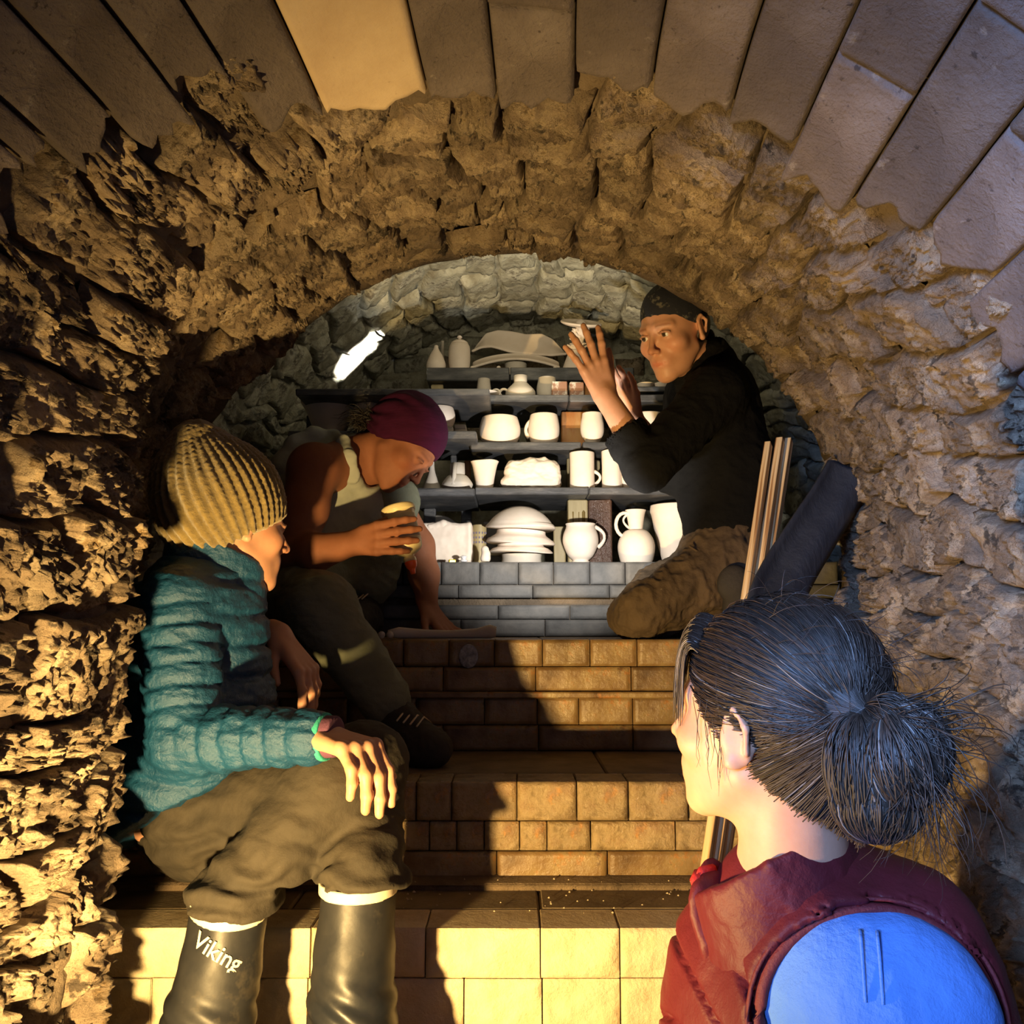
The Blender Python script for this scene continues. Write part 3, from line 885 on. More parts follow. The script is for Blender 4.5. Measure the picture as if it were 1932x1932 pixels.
M['fleece'] = material('black_fleece', [(.0035, .0035, .004), (.007, .007, .007)], rough=.95, bump=.8, bump_scale=24, bump_dist=.006, spec=.15,
                       bump2=[(.3, 250, .001)])
M['brown_canvas'] = material('brown_canvas', [(.055, .036, .020), (.105, .070, .038)], scale=9, rough=.85, bump=.8, bump_scale=22, bump_dist=.008,
                             spots=[((.42, .36, .25), 34, .70, .7)], bump2=[(.3, 300, .001)])
M['bandana'] = material('navy_bandana', [(.006, .008, .016), (.010, .012, .022)], rough=.85, bump=.6, bump_scale=26, bump_dist=.004,
                        spots=[((.20, .19, .15), 34, .56, .5)])
M['vest'] = material('burgundy_nylon', [(.085, .008, .013), (.115, .012, .017)], rough=.55, bump=.35, bump_scale=7, bump_dist=.02, spec=.3,
                     bump2=[(.12, 160, .001)])
M['vest_trim'] = material('burgundy_piping', [(.14, .013, .018)], rough=.6, bump=.5, bump_scale=150)
M['red_zip'] = material('red_zip', [(.55, .03, .03)], rough=.5, bump=.5, bump_scale=300)
M['bluetee'] = material('blue_cotton', [(.095, .24, .66), (.125, .29, .72)], scale=6, rough=.9, bump=.7, bump_scale=9, bump_dist=.015,
                        bump2=[(.25, 300, .001)])
M['hair'] = material('brown_hair', [(1, 1, 1)], rough=.5, bump=0, vcol=True, spec=.55)
M['thread'] = material('seam_thread', [(.42, .34, .2)], bump=0)

def v3(v): return np.array([v.x, v.y, v.z]) if isinstance(v, Vector) else np.array(v, float)
def perim(path, rad, name, mat_, parent, n=6, closed=False):
    """Round cord along a path; rad may be a list."""
    P = [v3(p) for p in path]; m = len(P); V = []; Fc = []
    up = np.array([.13, .21, .97])
    for i in range(m):
        a = P[(i - 1) % m] if closed or i else P[0]; b = P[(i + 1) % m] if closed or i < m - 1 else P[-1]
        t = b - a; t /= np.linalg.norm(t) + 1e-9
        s_ = np.cross(t, up); s_ /= np.linalg.norm(s_) + 1e-9; u = np.cross(s_, t)
        r = rad[i] if hasattr(rad, '__len__') else rad
        for j in range(n):
            an = 2 * PI * j / n; V.append(P[i] + r * (math.cos(an) * s_ + math.sin(an) * u))
    for i in range(m if closed else m - 1):
        i2 = (i + 1) % m
        for j in range(n):
            Fc.append((i * n + j, i * n + (j + 1) % n, i2 * n + (j + 1) % n, i2 * n + j))
    if not closed:
        Fc.append(tuple(range(n))[::-1]); Fc.append(tuple((m - 1) * n + j for j in range(n)))
    o = link(name, mesh_np(name, V, Fc, True), mat_)
    if parent is not None: adopt(o, parent)
    return o

def quilt(L, pitch=.034, depth=.0055):
    return lambda t, P: (-depth * np.exp(-((((t * L / pitch) % 1.0) - .5) / .16) ** 2)).astype(np.float32)

def folds(scale, amt, stretch=(1, 1, 1), seed=0):
    s = np.array(stretch)
    return lambda V, N: amt * (ridged(V * scale * s + seed, 3) - .4)

# ================================================================== person in the teal jacket
def person_teal():
    root = empty('person', W(345, 1640, 1.66), 'person in teal quilted jacket and gold knitted hat sitting with a hand on one knee',
                 'person')
    H = Head(W(440, 992, 1.68), (.74, .66, -.06), (-.08, -.04, 1))
    sh_n, el_n, wr_n = W(338, 1140, 1.56), W(348, 1395, 1.50), W(606, 1390, 1.43)
    sh_f, el_f, wr_f = W(425, 1150, 1.80), W(455, 1275, 1.93), W(526, 1198, 1.84)
    chest, belly, pel = W(368, 1180, 1.68), W(362, 1340, 1.68), W(350, 1500, 1.67)
    nb = W(392, 1105, 1.68)
    kn = W(680, 1412, 1.375); knf = W(580, 1268, 1.80)
    lo, hi = box_hull([H.c, sh_n, wr_n, sh_f, el_f, knf, pel, kn, W(432, 840, 1.68), W(560, 1400, 1.8)], .13)
    B = Field(lo, hi, .0036)
    H.build(B, slit=False)
    B.cone(H.p(0, -.028, -.055), nb, .048, .052, .02)
    limb(B, [chest, belly, pel], [.095, .10, .105], .04)
    B.cone(sh_n, sh_f, .040, .040, .04)
    limb(B, [sh_n, el_n, wr_n], [.040, .036, .026], .02)
    limb(B, [sh_f, el_f, wr_f], [.045, .038, .026], .02)
    hand(B, wr_n, kn, (-.15, .10, -1), (.7, .7, 0), [(44, 24, 12), (50, 24, 12), (48, 28, 14), (42, 34, 18)], spread=1, size=1.02, thumb=(38, 30))
    hand(B, wr_f, knf, (-.75, .35, -.5), (.2, -.6, -.2), [(22, 18, 10), (24, 20, 12), (28, 22, 12), (30, 24, 14)], spread=6, size=.95, thumb=(24, 25))
    def col(V):
        C = np.ones((len(V), 3)); return H.tint(V, C, browamt=.4)
    body = field_obj('body', B, M['skin'], root, 1, color=col)
    H.eyes(root)
    # hair peeping out at the nape under the hat
    # jacket
    lo, hi = box_hull([sh_n, el_n, wr_n, sh_f, el_f, pel, nb], .17)
    J = Field(lo, hi, .0042)
    limb(J, [chest, belly, W(342, 1505, 1.67)], [.128, .138, .146], .05)
    for z in np.arange(float(pel.z) - .1, float(chest.z) + .12, .05): pass
    J.cone(v3(sh_n) + [0.02, .03, 0], v3(sh_f) - [0, .03, 0], .068, .066, .05)
    J.cone(chest, nb, .125, .088, .04)
    J.cone(W(365, 1420, 1.58), W(345, 1530, 1.60), .10, .105, .05)
    J.plane_cut(v3(W(390, 1512, 1.6)), [.42, -.2, -.88])
    Lu = (sh_n - el_n).length; Lf = (el_n - wr_n).length
    el2 = el_n + (wr_n - el_n) * .93
    J.cone(sh_n, el_n, .070, .060, .007, mod=quilt(Lu))
    J.cone(el_n, el2, .060, .043, .009, mod=quilt(Lf, .040))
    J.cone(el2, el2 + (wr_n - el_n) * .02, .043, .040, .006)
    J.cone(sh_f, el_f, .064, .052, .03, mod=quilt(.2)); J.cone(el_f, el_f + (wr_f - el_f) * .85, .052, .038, .02)
    ax = (wr_n - el_n).normalized()
    J.cone(el2 + ax * .02, wr_n + ax * .05, .033, .033, .003, op='sub')
    def jd(V, N):
        # horizontal baffles on the body, puckers everywhere
        z = V[:, 2]
        dist_arm = np.minimum(segd(V, sh_n, el_n), segd(V, el_n, wr_n))
        onb = sstep(.068, .085, dist_arm)
        ph = ((z + .25 * (V[:, 0] + .6) * .2) / .055) % 1.0
        g = -.008 * np.exp(-((ph - .5) / .13) ** 2) * onb
        pk = .0065 * ridged(np.stack([V[:, 0] * 13, V[:, 1] * 13, V[:, 2] * 40 + 3 * V[:, 0]], -1), 3)
        return g + pk - .003
    field_obj('jacket', J, M['teal'], root, 1, disp=jd, color=lambda V: np.ones((len(V), 3)))
    # stand-up collar
    axc = v3(W(410, 1020, 1.685)) - v3(W(396, 1125, 1.68)); axc /= np.linalg.norm(axc)
    cb = v3(W(400, 1120, 1.68))
    lo, hi = box_hull([cb, cb + axc * .1], .13); K = Field(lo, hi, .0032)
    K.cone(cb, cb + axc * .12, .097, .090, 0); K.cone(cb - axc * .03, cb + axc * .25, .080, .080, .004, 'sub')
    fr = np.array([.86, .5, 0])
    K.plane_cut(cb + axc * .080, axc + fr * .30)
    field_obj('collar', K, M['teal'], root, 1, disp=lambda V, N: .0025 * ridged(V * 30, 2) - .003 * np.exp(-((((V - cb) @ axc - .03) / .006) ** 2)),
              color=lambda V: np.ones((len(V), 3)))
    # chest zip and pocket zip
    zp = [W(500 + 4 * i, 1095 + 24 * i, 1.60 - .002 * i) for i in range(0)]
    # knitted cuffs
    lo, hi = box_hull([wr_n], .09); K = Field(lo, hi, .0022)
    K.cone(el2 + ax * .0, el2 + ax * .022, .0385, .037, 0); K.plane_cut(v3(el2 + ax * .028), v3(ax)); K.plane_cut(v3(el2 + ax * .006), -v3(ax))
    field_obj('cuff', K, M['cuff_green'], root)['label'] = 'turquoise inner cuff'
    K = Field(lo, hi, .0022)
    K.cone(el2 + ax * .01, el2 + ax * .050, .0335, .031, 0); K.plane_cut(v3(el2 + ax * .044), v3(ax)); K.plane_cut(v3(el2 + ax * .02), -v3(ax))
    field_obj('cuff', K, M['cuff_purple'], root)['label'] = 'plum shirt cuff'
    # trousers
    hn, knn, an = W(385, 1545, 1.62), W(625, 1490, 1.50), W(440, 1700, 1.43)
    hf, knf2, af = W(430, 1510, 1.76), W(690, 1442, 1.60), W(680, 1650, 1.46)
    lo, hi = box_hull([pel, hn, knn, an, hf, knf2, af], .15); T = Field(lo, hi, .004)
    T.ball(W(378, 1548, 1.72), .098, .05)
    limb(T, [W(385, 1548, 1.66), hn, knn], [.085, .088, .073], .05); T.cone(knn, an, .074, .060, .02)
    T.cone(an, W(428, 1716, 1.42), .062, .066, .012)
    limb(T, [W(380, 1530, 1.72), hf, knf2], [.10, .09, .071], .05); T.cone(knf2, af, .071, .062, .02)
    T.cone(af, W(684, 1668, 1.43), .064, .066, .015)
    T.cone(W(735, 1655, 1.44), W(700, 1600, 1.46), .022, .04, .03)
    q_ = W(676, 1668, 1.43); T.rbox((q_.x, q_.y, q_.z - .10), (.12, .12, .10), None, .004, .004, 'sub')
    q_ = W(440, 1722, 1.42); Rq = rotm('y', 12); T.rbox(v3(q_) - Rq[:, 2] * .10, (.10, .10, .10), Rq, .004, .004, 'sub')
    def td(V, N):
        near_hem = np.exp(-((V[:, 2] - .57) / .07) ** 2)
        return .0045 * ridged(V * np.array([15, 15, 22]) + 3, 3) + .005 * near_hem * np.sin(V[:, 2] * 150 + 6 * fbm(V * 9, 2)) - .003
    field_obj('trousers', T, M['trouser'], root, 2, disp=td)
    # stitched seam across the thigh and the patch pocket
    # boots
    for (tp, mid, ank, toe, tiltv, nm) in ((W(432, 1722, 1.42), W(415, 1830, 1.41), W(392, 1925, 1.40), W(455, 2010, 1.30), (.16, -.25, 1), 0),
                                          (W(676, 1690, 1.43), W(668, 1800, 1.42), W(664, 1900, 1.41), W(735, 2010, 1.29), (.0, -.05, 1), 1)):
        tp, mid, ank, toe = map(v3, (tp, mid, ank, toe)); toe[2] = ZF + .045; heel = ank * 1.0; heel[2] = ZF + .055; heel[1] += .02
        lo, hi = box_hull([tp, mid, ank, toe, heel], .10); lo[2] = ZF - .004; Bt = Field(lo, hi, .0035)
        Bt.chain([tp, mid, ank], [.057, .056, .052], .02); Bt.cone(ank, heel, .052, .046, .03); Bt.cone(heel, toe, .046, .043, .03); Bt.cone(ank, toe, .045, .035, .05)
        tv = np.array(tiltv, float); tv /= np.linalg.norm(tv)
        Bt.cone(tp - tv * .03, tp + tv * .09, .050, .052, .003, 'sub'); Bt.plane_cut(tp + tv * .022, tv)
        Bt.plane_cut([0, 0, ZF + .002], [0, 0, -1])
        def bd(V, N): 
            return .0022 * np.sin(V[:, 2] * 190 + 12 * V[:, 0] * 8) * np.exp(-((V[:, 2] - ank[2] - .01) / .04) ** 2) + .0015 * fbm(V * 14, 2)
        bo = field_obj('boot', Bt, M['boot'], root, 1, disp=bd)
        lo, hi = box_hull([tp], .10); Rg = Field(lo, hi, .0026)
        Rg.cone(tp - tv * .02, tp + tv * .04, .0595, .0595, 0); Rg.cone(tp - tv * .06, tp + tv * .09, .0515, .053, 0, 'sub')
        Rg.plane_cut(tp + tv * .024, tv); Rg.plane_cut(tp + tv * .006, -tv)
        field_obj('boot_band', Rg, M['band'], root, 1)['label'] = 'cream band round the boot top'
        if nm == 0:
            d_ = v3(camo.location) - mid; d_[2] = 0; d_ /= np.linalg.norm(d_)
            lettering('Viking', root, v3(W(402, 1762, 1.42)) + d_ * .0, .032, 'cream lettering on the boot', 24, -.052, tgt=tp, ax=mid, r=.0585)
    # hat
    Rb = frame_of((.80, .45, .30), (-.25, .05, 1))
    hc = v3(W(418, 940, 1.69))
    lo, hi = box_hull([hc, W(360, 800, 1.69)], .17); Ht = Field(lo, hi, .0032)
    Ht.ell(hc, (.093, .112, .112), Rb, 0); Ht.ell(H.p(0, -.022, .020), (.094, .112, .10), H.R, .03)
    Ht.cone(hc + [-.020, 0, .02], v3(W(372, 842, 1.69)), .088, .050, .05); Ht.cone(hc + [-.03, 0, -.01], v3(W(352, 905, 1.69)), .08, .055, .05)
    
    bp = v3(H.p(0, .05, .035)); bn = v3(H.p(0, -.75, -.03)) * 0
    p1, p2 = v3(H.p(0, .098, .034)), v3(H.p(0, -.10, -.082))
    dv = p2 - p1; side = H.R[:, 0]; pn = np.cross(side, dv); pn /= np.linalg.norm(pn)
    if pn[2] > 0: pn = -pn
    Ht.plane_cut((p1 + p2) / 2, pn)
    axh = v3(W(360, 800, 1.69)) - hc; axh /= np.linalg.norm(axh)
    e1 = np.cross(axh, [0, 1, 0.]); e1 /= np.linalg.norm(e1); e2 = np.cross(axh, e1)
    def ribs(V):
        d = V - hc; an = np.arctan2(d @ e2, d @ e1); hgt = d @ axh
        return np.cos(an * 38 + .9 * np.sin(hgt * 18)), hgt
    def hd(V, N):
        c, hgt = ribs(V)
        st = np.cos(hgt * 2 * PI / .0105)
        return .0030 * c * sstep(.15, .02, hgt) + .0006 * st * (c > 0) + .003 * ridged(V * 22, 3) * sstep(.03, .09, hgt) + .0015 * noise3(V * 120)
    def hcol(V):
        c, hgt = ribs(V); k_ = (.72 + .28 * (c > -.1)) * (1 + .15 * noise3(V * 90)); return np.stack([k_, k_, k_], -1)
    field_obj('knitted_hat', Ht, M['knit'], root, 0, disp=hd, color=hcol)
    # small pull of the pocket zip
    return root

def segd(V, a, b):
    a, b = v3(a), v3(b); ab = b - a; t = np.clip(((V - a) @ ab) / (ab @ ab), 0, 1)
    return np.linalg.norm(V - a - t[:, None] * ab, axis=1)

M['ink_cream'] = material('cream_print', [(.75, .66, .45)], bump=0)
def text_mesh(txt, size):
    cu = bpy.data.curves.new('txt', 'FONT'); cu.body = txt; cu.size = size; cu.align_x = 'CENTER'; cu.resolution_u = 3
    cu.offset = size * .012
    o = bpy.data.objects.new('txt', cu); COL.objects.link(o); bpy.context.view_layer.update()
    me = bpy.data.meshes.new_from_object(o.evaluated_get(bpy.context.evaluated_depsgraph_get()))
    bpy.data.objects.remove(o); bpy.data.curves.remove(cu)
    return me

def lettering(txt, parent, pos, size, label, slant, dz, tgt, ax, r):
    """Letters wrapped round a boot shaft whose axis runs from tgt (top) to ax."""
    me = text_mesh(txt, size)
    V = np.array([v.co[:] for v in me.vertices])
    A = tgt - ax; A /= np.linalg.norm(A)
    toc = v3(camo.location) - tgt; toc -= A * (toc @ A); toc /= np.linalg.norm(toc)
    rt = np.cross(A, toc)                     # screen right when the axis points up
    if rt[0] < 0: rt = -rt
    s_ = math.radians(slant)
    x = V[:, 0] * math.cos(s_) + V[:, 1] * math.sin(s_) - .012; y = -V[:, 0] * math.sin(s_) + V[:, 1] * math.cos(s_)
    an = x / r
    P = tgt + A * (y + dz)[:, None] + (toc * np.cos(an)[:, None] + rt * np.sin(an)[:, None]) * (r + .0012)
    me2 = bpy.data.meshes.new('lettering'); me2.from_pydata([tuple(p) for p in P], [], [tuple(p.vertices) for p in me.polygons]); me2.update()
    o = link('lettering', me2, M['ink_cream']); adopt(o, parent); o['label'] = label
    so = o.modifiers.new('thick', 'SOLIDIFY'); so.thickness = .0006; so.offset = 0
    return o

# ================================================================== person in the grey tank top
def person_tank():
    root = empty('person', W(560, 1205, 2.33), 'person in pale tank top and maroon head scarf leaning forward and squeezing a bottle', 'person')
    H = Head(W(763, 838, 2.33), (.56, -.26, -.76), (.80, .02, .60), .98)
    sh_n, el_n, wr_n = W(592, 885, 2.22), W(556, 1046, 2.14), W(676, 1022, 2.08)
    sh_f, el_f, wr_f = W(715, 905, 2.50), W(788, 1030, 2.47), W(808, 1146, 2.43)
    pel, chest, up = W(560, 1110, 2.34), W(594, 985, 2.38), W(606, 902, 2.41)
    nb = W(668, 868, 2.36)
    kn, knf = W(714, 1016, 2.055), W(838, 1186, 2.40)
    lo, hi = box_hull([H.c, sh_n, el_n, wr_n, sh_f, wr_f, kn, knf, pel, W(800, 1010, 2.1), W(890, 1195, 2.38)], .125)
    B = Field(lo, hi, .0036)
    H.build(B, False, False)
    B.cone(H.p(0, -.030, -.05), nb, .050, .062, .02)
    limb(B, [up, chest, pel], [.094, .100, .105], .05); B.ball(W(688, 884, 2.37), .048, .04)
    B.cone(sh_n, sh_f, .055, .055, .05); B.cone(nb, sh_n, .05, .05, .04)
    limb(B, [sh_n, W(575, 960, 2.18), el_n], [.062, .056, .043], .02); limb(B, [el_n, W(590, 1044, 2.12), wr_n], [.043, .046, .027], .015)
    limb(B, [sh_f, el_f, W(800, 1085, 2.45), wr_f], [.055, .044, .040, .026], .02)
    hand(B, wr_n, kn, (.05, 1, 0), (0, 0, 1), [(16, 22, 16), (14, 20, 18), (14, 22, 18), (18, 24, 18)], spread=6, size=1.0, thumb=(35, 45))
    hand(B, wr_f, knf, (-.1, .1, -1), (0, -1, 0), [(-24, 6, 6), (-22, 6, 6), (-22, 6, 6), (-20, 8, 6)], spread=10, size=.95, thumb=(40, 5))
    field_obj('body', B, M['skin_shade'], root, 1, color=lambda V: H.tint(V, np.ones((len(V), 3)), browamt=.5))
    H.eyes(root, look=(0, 1, -.4))
    def skin_at(px, py):
        for Yq in np.arange(2.0, 2.6, .003):
            P = v3(W(px, py, Yq)); I = ((P - B.lo) / B.h).round().astype(int)
            if np.all(I >= 0) and np.all(I < B.n) and B.D[tuple(I)] < 0: return P
        return v3(W(px, py, 2.38))
    strap = [skin_at(*q) for q in ((628, 826), (648, 834), (657, 862), (664, 898), (678, 926), (694, 950))]
    # tank top: the torso surface grown a little, cut at neck and armholes
    lo, hi = box_hull([up, pel, sh_n, sh_f, nb], .15); T = Field(lo, hi, .004)
    limb(T, [up, chest, pel], [.110, .114, .117], .05)
    T.cone(v3(sh_n) * .65 + v3(sh_f) * .35, v3(sh_n) * .25 + v3(sh_f) * .75, .066, .066, .05)
    T.cone(up, nb, .09, .070, .03); T.cone(chest, W(690, 960, 2.38), .10, .075, .04)
    av = v3(sh_n - sh_f); av /= np.linalg.norm(av)
    T.cone(v3(sh_n) + [.0, -.02, -.02], v3(sh_n) + av * .14 + [0, 0, -.02], .052, .07, .006, 'sub'); T.cone(v3(sh_f), v3(sh_f) - av * .1, .062, .07, .006, 'sub')
    T.cone(v3(H.p(0, -.02, -.06)), v3(nb) + [.012, -.01, -.006], .05, .062, .005, 'sub')
    T.cone(W(692, 862, 2.24), W(700, 868, 2.40), .050, .050, .006, 'sub'); T.cone(W(694, 895, 2.24), W(700, 893, 2.38), .036, .036, .006, 'sub')
    T.chain(strap, [.019, .019, .019, .020, .024, .03], .006, flat=((0, 1, 0), .40))
    T.chain([v3(W(520, 930, 2.34)), v3(W(528, 876, 2.33)), v3(W(556, 838, 2.34)), v3(W(592, 820, 2.36)), strap[0]], [.022, .022, .02, .019, .019], .02)
    field_obj('tank_top', T, M['tank'], root, 1, disp=folds(12, .005, (1, 1, 1.4), 5))
    # trousers
    hf, kf, af = W(625, 1075, 2.44), W(742, 948, 2.40), W(704, 1098, 2.44)
    hn, kk, an = W(530, 1120, 2.22), W(604, 1150, 2.05), W(728, 1320, 2.02)
    lo, hi = box_hull([pel, hf, kf, af, hn, kk, an], .13); T = Field(lo, hi, .0042)
    T.ball(pel, .118, .05); T.ball(W(575, 1075, 2.36), .112, .05)
    limb(T, [hf, kf], [.092, .066], .04); T.cone(kf, af, .066, .062, .02)
    limb(T, [hn, kk], [.095, .078], .05); T.cone(kk, an, .078, .056, .03)
    field_obj('trousers', T, M['sage'], root, 2, disp=folds(9, .009, (1, 1, 1.5), 9))
    # socks and shoes
    for (a, b, toe, zt) in ((an, W(750, 1352, 2.01), W(815, 1405, 1.97), Z2), (af, W(694, 1130, 2.45), W(668, 1165, 2.36), Z3)):
        a, b, toe = v3(a), v3(b), v3(toe); toe[2] = zt + .038
        lo, hi = box_hull([a, b, toe], .10); lo[2] = zt - .004; K = Field(lo, hi, .004); K.cone(a, b, .036, .036, .01)
        K.plane_cut([0, 0, zt + .001], [0, 0, -1]); field_obj('sock', K, M['sock'], root, 1)
        K = Field(lo, hi, .004); heel = b.copy(); heel[2] = zt + .045
        K.cone(heel, toe, .045, .040, .01); K.cone(b, toe, .040, .032, .03); K.plane_cut([0, 0, zt + .001], [0, 0, -1])
        sh = field_obj('shoe', K, M['shoe'], root, 1, disp=folds(26, .006, seed=2))
        mid = (b + toe) / 2
        for q in range(4):
            c = mid + np.array([(q - 1.5) * .014 * np.sign(toe[0] - b[0]), -.01, .040 - q * .004 * 1])
            perim([c + [-.012, -.035, -.01], c + [.0, 0, .006], c + [.012, .035, -.01]], .0022, 'shoelace', M['crumb'], root, 5)
    # head scarf
    Sf = Field(*box_hull([H.c], .165), .0032)
    Sf.ell(H.p(0, -.026, .034), (.094, .110, .098), H.R, 0)
    Sf.cone(H.p(0, -.075, .00), H.p(0, -.115, -.028), .060, .026, .03)
    p1, p2 = v3(H.p(0, .098, .060)), v3(H.p(0, -.10, -.105)); pn = np.cross(H.R[:, 0], p2 - p1); pn /= np.linalg.norm(pn)
    if pn @ H.R[:, 2] > 0: pn = -pn
    Sf.plane_cut((p1 + p2) / 2, pn)
    def sd(V, N):
        L = H.loc(V); an = np.arctan2(L[:, 0], L[:, 2] + .03); rr = L[:, 1]
        return .0035 * np.sin(an * 16 + rr * 25 + 2 * fbm(V * 12, 2)) * sstep(.05, -.09, rr) + .001 * fbm(V * 40, 2)
    field_obj('head_scarf', Sf, M['maroon'], root, 1, disp=sd)
    # hair tuft at the nape
    rng = random.Random(3); V = []; Fc = []; Cc = []
    for k in range(420):
        p = v3(H.p(rng.uniform(-.055, .055), -.105 + rng.uniform(-.02, .02), -.03 + rng.uniform(-.035, .01)))
        d = v3(H.R @ np.array([rng.uniform(-.4, .4), -1, rng.uniform(-.5, .3)])); d /= np.linalg.norm(d)
        ln = rng.uniform(.03, .085); pts = []
        ph = rng.uniform(0, 6)
        for i in range(7):
            t = i / 6; c = np.array([math.sin(ph + t * 6), math.cos(ph + t * 5), math.sin(ph * 2 + t * 5)]) * .007 * t
            pts.append(p + d * ln * t + c + np.array([0, 0, -.04 * t * t]))
        strand(V, Fc, Cc, pts, .0009, (.014, .009, .006))
    strands_obj('hair', V, Fc, Cc, root)
    return root

def strand(V, Fc, Cc, pts, r, col):
    b0 = len(V); m = len(pts)
    for i, p in enumerate(pts):
        t = (pts[min(i + 1, m - 1)] - pts[max(i - 1, 0)]); t = t / (np.linalg.norm(t) + 1e-9)
        a = np.cross(t, [.3, .2, .93]); a /= np.linalg.norm(a) + 1e-9; b = np.cross(t, a)
        rr = r * (1 - .75 * (i / (m - 1)) ** 3)
        for k in range(3):
            an = 2.094 * k; V.append(p + rr * (math.cos(an) * a + math.sin(an) * b)); Cc.append(col)
    for i in range(m - 1):
        for k in range(3):
            k2 = (k + 1) % 3
            Fc.append((b0 + 3 * i + k, b0 + 3 * i + k2, b0 + 3 * i + 3 + k2, b0 + 3 * i + 3 + k))
def strands_obj(name, V, Fc, Cc, parent, label=None):
    me = mesh_np(name, np.array(V), np.array(Fc), True); set_colors(me, np.array(Cc))
    o = link(name, me, M['hair']); adopt(o, parent)
    if label: o['label'] = label
    return o

# ================================================================== person in the black fleece
def person_fleece():
    root = empty('person', W(1330, 1195, 2.3), 'person in black pullover, brown trousers and navy bandana kneeling with both hands raised', 'person')
    H = Head(W(1270, 626, 2.33), (-.66, -.62, -.36), (-.20, -.22, 1), 1.04)
    sh_n, el_n, wr_n = W(1350, 745, 2.28), W(1222, 878, 2.16), W(1141, 745, 2.17)
    sh_f, el_f, wr_f = W(1305, 745, 2.50), W(1270, 890, 2.42), W(1194, 790, 2.36)
    up, mid, pel = W(1345, 760, 2.41), W(1368, 900, 2.40), W(1375, 1010, 2.36)
    nb = W(1335, 690, 2.40)
    kn, knf = W(1119, 688, 2.16), W(1182, 742, 2.34)
    lo, hi = box_hull([H.c, sh_n, el_n, wr_n, sh_f, wr_f, kn, knf, pel, W(1081, 640, 2.15), W(1200, 560, 2.2)], .13)
    B = Field(lo, hi, .0036)
    H.build(B)
    B.cone(H.p(0, -.030, -.05), nb, .050, .058, .02)
    limb(B, [up, mid, pel], [.098, .105, .100], .05); B.cone(sh_n, sh_f, .055, .055, .05)
    limb(B, [sh_n, el_n, wr_n], [.042, .040, .0265], .012)
    limb(B, [sh_f, el_f, wr_f], [.045, .040, .026], .015)
    hand(B, wr_n, kn, (-.25, 1, -.1), (1, .25, 0), [(4, 8, 6), (2, 8, 6), (2, 10, 6), (-4, 10, 6)], spread=17, size=1.02, thumb=(34, 14))
    hand(B, wr_f, knf, (-.55, -.8, 0), (-.2, .1, .3), [(14, 14, 8), (12, 16, 8), (14, 16, 8), (16, 16, 8)], spread=7, size=.92, thumb=(40, 18))
    field_obj('body', B, M['skin'], root, 1, color=lambda V: H.tint(V, np.ones((len(V), 3)), brow=(.35, .22, .14)))
    H.eyes(root, look=(.15, 1, -.05), iris=(.05, .035, .02))
    # pullover
    lo, hi = box_hull([up, pel, sh_n, sh_f, el_n, el_f, nb], .16); J = Field(lo, hi, .0044)
    limb(J, [up, mid, pel], [.122, .128, .118], .05)
    J.cone(v3(sh_n), v3(sh_f), .070, .066, .05); J.cone(up, nb, .10, .075, .04)
    J.cone(sh_n, el_n, .074, .062, .03); J.cone(el_n, W(1190, 836, 2.165), .060, .050, .02)
    J.cone(W(1190, 836, 2.165), W(1183, 822, 2.165), .056, .055, .004)
    J.cone(W(1192, 840, 2.165), W(1160, 780, 2.165), .048, .050, .004, 'sub')
    J.cone(sh_f, el_f, .066, .058, .03); J.cone(el_f, W(1228, 842, 2.39), .055, .047, .02)
    field_obj('pullover', J, M['fleece'], root, 1, disp=folds(11, .008, (1, 1, 1.3), 4))
    # collar
    axc = v3(W(1312, 655, 2.37)) - v3(nb); axc /= np.linalg.norm(axc)
    cb = v3(nb) - axc * .015; K = Field(*box_hull([cb, cb + axc * .08], .11), .0034)
    K.cone(cb, cb + axc * .070, .080, .074, 0); K.cone(cb - axc * .03, cb + axc * .2, .062, .062, .004, 'sub'); K.plane_cut(cb + axc * .055, axc)
    field_obj('collar', K, M['fleece'], root, 1, disp=folds(20, .003, (1, 1, 1), 1))
    # trousers
    hn, kk = W(1380, 1068, 2.32), W(1212, 1150, 2.24)
    lo, hi = box_hull([pel, hn, kk, W(1450, 1150, 2.3), W(1150, 1190, 2.3)], .15); lo[2] = Z3 - .01; T = Field(lo, hi, .0042)
    T.ball(W(1375, 1060, 2.37), .125, .05)
    limb(T, [W(1372, 1050, 2.34), hn, kk], [.11, .098, .060], .04)
    T.cone(kk, W(1196, 1156, 2.25), .060, .052, .03)
    T.cone(W(1192, 1168, 2.27), W(1400, 1150, 2.42), .050, .055, .03)
    limb(T, [W(1400, 1060, 2.44), W(1235, 1120, 2.42)], [.10, .07], .04); T.cone(W(1235, 1130, 2.42), W(1420, 1150, 2.47), .055, .05, .03)
    T.plane_cut([0, 0, Z3 + .002], [0, 0, -1])
    field_obj('trousers', T, M['brown_canvas'], root, 1, disp=folds(11, .016, (1.5, 1.2, .9), 12))
    perim([W(1300 + 14 * i, 1030 + 5.0 * i + 5 * math.sin(i), 2.245 - .002 * i) for i in range(7)], .003, 'belt_loop', M['brown_canvas'], root, 6)
    # tucked-under shoe: sole turned to the camera
    K = Field(*box_hull([W(1385, 1080, 2.2), W(1380, 1160, 2.2)], .09), .004)
    K.ell(W(1384, 1100, 2.20), (.040, .024, .046), rotm('y', 20), 0); K.ell(W(1392, 1140, 2.22), (.036, .03, .05), rotm('y', 20), .02)
    K.plane_cut([0, 0, Z3 + .002], [0, 0, -1])
    field_obj('shoe', K, M['shoe'], root, 1)
    # bandana
    Sf = Field(*box_hull([H.c], .165), .0032)
    Sf.ell(H.p(0, -.022, .040), (.083, .103, .091), H.R, 0)
